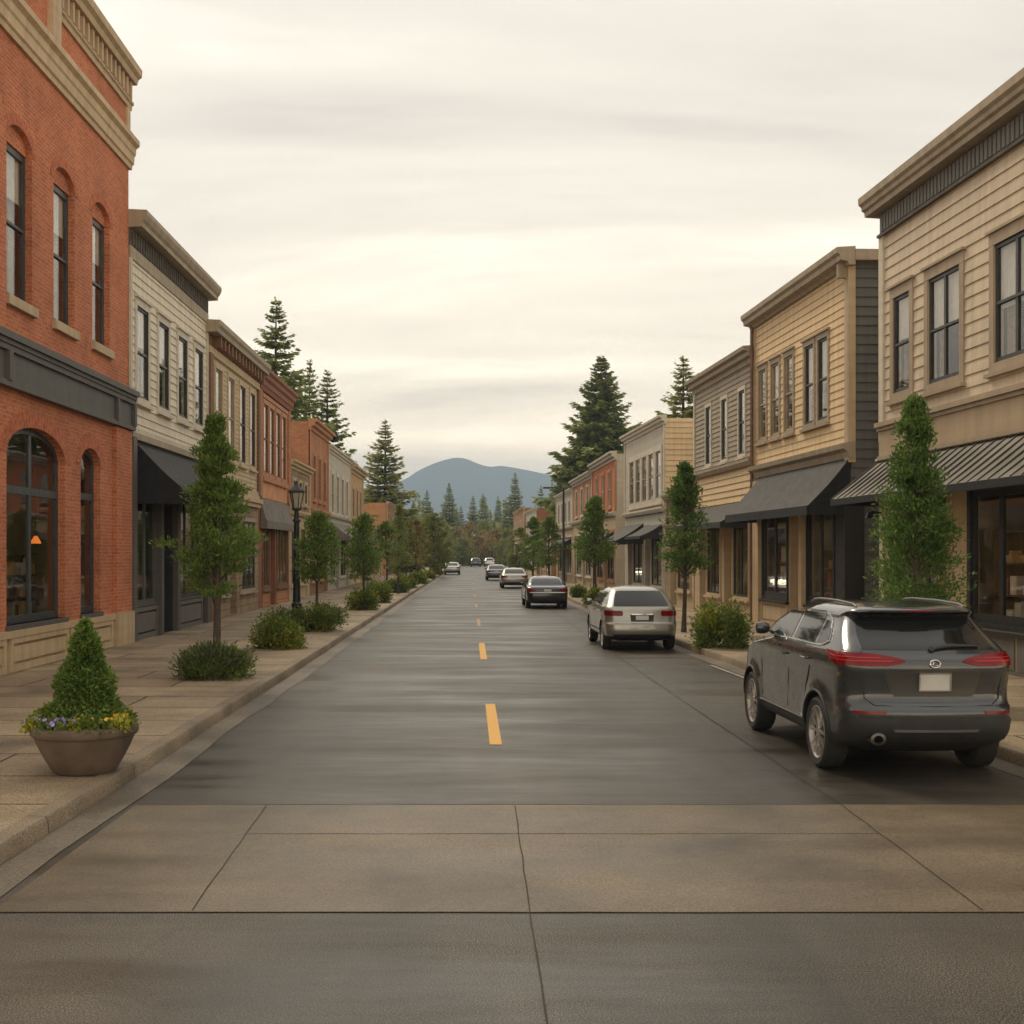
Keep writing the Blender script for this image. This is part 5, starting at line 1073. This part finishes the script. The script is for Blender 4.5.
c.seam([(2.02, 1.25), (2.02, .9), (2.06, .50)]); c.seam([(1.10, 1.25), (1.22, 1.02), (1.36, .8), (1.42, .50)]); c.seam([(3.14, 1.2), (3.2, .9), (3.16, .5)]); c.handle(2.18, 1.08); c.handle(1.34, 1.10); c.mirror(2.92, 1.27, c.paint)

# ---- silver wagon
WAG = [(.22, .36, 4.15, .60), (.28, .15, 4.28, .76), (.36, .04, 4.36, .81), (.48, .0, 4.40, .825), (.60, .01, 4.40, .828), (.645, .065, 4.40, .826), (.78, .10, 4.30, .824), (.90, .12, 3.95, .82), (.965, .15, 3.45, .805), (1.03, .23, 3.22, .77), (1.18, .46, 2.92, .70), (1.31, .68, 2.60, .625), (1.365, .78, 2.45, .575), (1.405, .95, 2.2, .48), (1.43, 1.2, 2.0, .34), (1.44, 1.4, 1.8, .2)]
def plain_car(name, label, loc, rz, prof, L, wb, ra, R, col, zb, zt, lights, group=None, res=1, metal=.6, sedan=False, win=(2.05, 2.95), clad=.33, plate=(.70, .80), cat='car'):
    c = Car(name, label, loc, rz, prof, L, wb, ra, R, col, group, tw=.2, taper=.05, bow=.09, res=res, metal=metal, clad=clad, flare=.012, cat=cat)
    z0, z1 = zb, zt; hwt = c.hw(z1)-.10
    c.rear('rear_window', [(z0, -c.hw(z0)+.14, c.hw(z0)-.14), ((z0+z1)/2, -c.hw((z0+z1)/2)+.12, c.hw((z0+z1)/2)-.12), (z1, -hwt, hwt)], GLC, nu=20)
    for sg in (-1, 1):
        q = lights; c.rear('tail_light', [(q[0], sg*q[2], sg*q[3]), ((q[0]+q[1])/2, sg*(q[2]-.02), sg*(q[3]+.04)), (q[1], sg*q[2], sg*q[3])], RED, nu=16, nv=4, th=.010)
        yb = 1.35 if sedan else .75
        c.sidepanel('front_side_window', sg, [(z0-.0, win[0]+.04, win[1]), ((z0+z1)/2, win[0]+.06, win[1]-.25), (z1-.03, win[0]+.10, win[1]-.62)], GLC)
        c.sidepanel('rear_side_window', sg, [(z0-.0, yb, win[0]-.04), ((z0+z1)/2, yb+.14, win[0]-.02), (z1-.03, yb+.38, win[0]+.02)], GLC)
        c.sidepanel('side_trim', sg, [(.42, ra+R+.1, ra+wb-R-.1), (.45, ra+R+.1, ra+wb-R-.1)], PLAS, nv=2, th=.01)
        c.front('headlight', [(z0-.32, sg*.42, sg*.70), (z0-.20, sg*.44, sg*.72)], AMB, nu=8, nv=3)
    c.front('windscreen', [(z0+.03, -.62, .62), (z1-.02, -.50, .50)], GLC)
    c.rear('number_plate', [(plate[0], -.15, .15), (plate[1], -.15, .15)], PLATE, nu=6, nv=3, th=.014)
    c.rear('bumper_trim', [(prof[4][0]+.012, -.72, .72), (prof[4][0]+.034, -.74, .74)], STEEL, nu=20, nv=2, th=.006)
    c.rear('rear_valance', [(prof[1][0]+.02, -.62, .62), (prof[2][0]+.02, -.70, .70)], PLAS, nu=18, nv=3, th=.008)
    c.mirror(win[1]-.15, z0+.0, c.paint, .68)
    if res: c.seam([(win[0], z0), (win[0]+.03, .45)]); c.seam([(win[1]+.1, z0-.05), (win[1]+.14, .45)]); c.handle(win[0]+.16, z0-.14); c.handle(yb+.32, z0-.13)
    return c
c = plain_car('parked_wagon', 'silver estate car parked at the right kerb ahead of the dark car', (3.74, 27.4, .002), rad(1.2), WAG, 4.40, 2.52, .82, .315, (.34, .325, .29), 1.0, 1.335, (.79, .905, .46, 1.04), metal=.7, plate=(.70, .80))
c.rear('plate_garnish', [(.815, -.24, .24), (.835, -.24, .24)], CHROME, nu=8, nv=2, th=.014)
c.rear('plate_recess', [(.665, -.26, .26), (.815, -.28, .28)], PLAS, nu=10, nv=3, th=.003)
SED = [(.20, .30, 4.30, .60), (.26, .10, 4.44, .77), (.36, .02, 4.54, .815), (.50, .0, 4.58, .83), (.62, .01, 4.58, .832), (.68, .05, 4.56, .83), (.78, .07, 4.20, .828), (.84, .12, 3.75, .815), (.875, .26, 3.50, .795), (.91, .48, 3.35, .77), (1.0, .68, 3.15, .73), (1.12, .98, 2.85, .675), (1.20, 1.22, 2.62, .61), (1.245, 1.48, 2.4, .50), (1.265, 1.7, 2.2, .36), (1.275, 1.85, 2.0, .22)]
cg = 'cars further down the road'
plain_car('parked_sedan', 'black sedan with red tail lights beyond the silver car', (2.86, 48.3, .002), rad(.8), SED, 4.58, 2.65, .95, .31, (.030, .031, .034), .90, 1.19, (.66, .78, .50, 1.05), cg, sedan=True, plate=(.68, .77))
plain_car('parked_sedan', 'tan silver sedan parked beyond the black sedan', (2.46, 76, .002), rad(.5), SED, 4.58, 2.65, .95, .31, (.36, .325, .27), .90, 1.19, (.66, .78, .50, 1.05), cg, res=0, sedan=True, plate=(.68, .77))
plain_car('parked_sedan', 'dark grey sedan, farthest of the row on the right', (1.72, 98, .002), rad(.5), SED, 4.58, 2.65, .95, .31, (.09, .092, .095), .90, 1.19, (.66, .78, .50, 1.05), cg, res=0, sedan=True, plate=(.68, .77))
plain_car('parked_sedan', 'pale car parked at the left kerb near the end of the road', (-2.35, 124, .002), rad(.0), SED, 4.58, 2.65, .95, .31, (.48, .46, .42), .90, 1.19, (.66, .78, .50, 1.05), cg, res=0, sedan=True, plate=(.68, .77))
plain_car('parked_wagon', 'dark estate car at the far end of the road, on the centre line', (.1, 194, .004), rad(0), WAG, 4.40, 2.52, .82, .315, (.04, .045, .05), 1.0, 1.335, (.79, .905, .46, 1.04), cg, res=0)
plain_car('parked_wagon', 'white estate car at the far end of the road, right of the dark one', (2.3, 196, .004), rad(0), WAG, 4.40, 2.52, .82, .315, (.6, .58, .54), 1.0, 1.335, (.79, .905, .46, 1.04), cg, res=0)
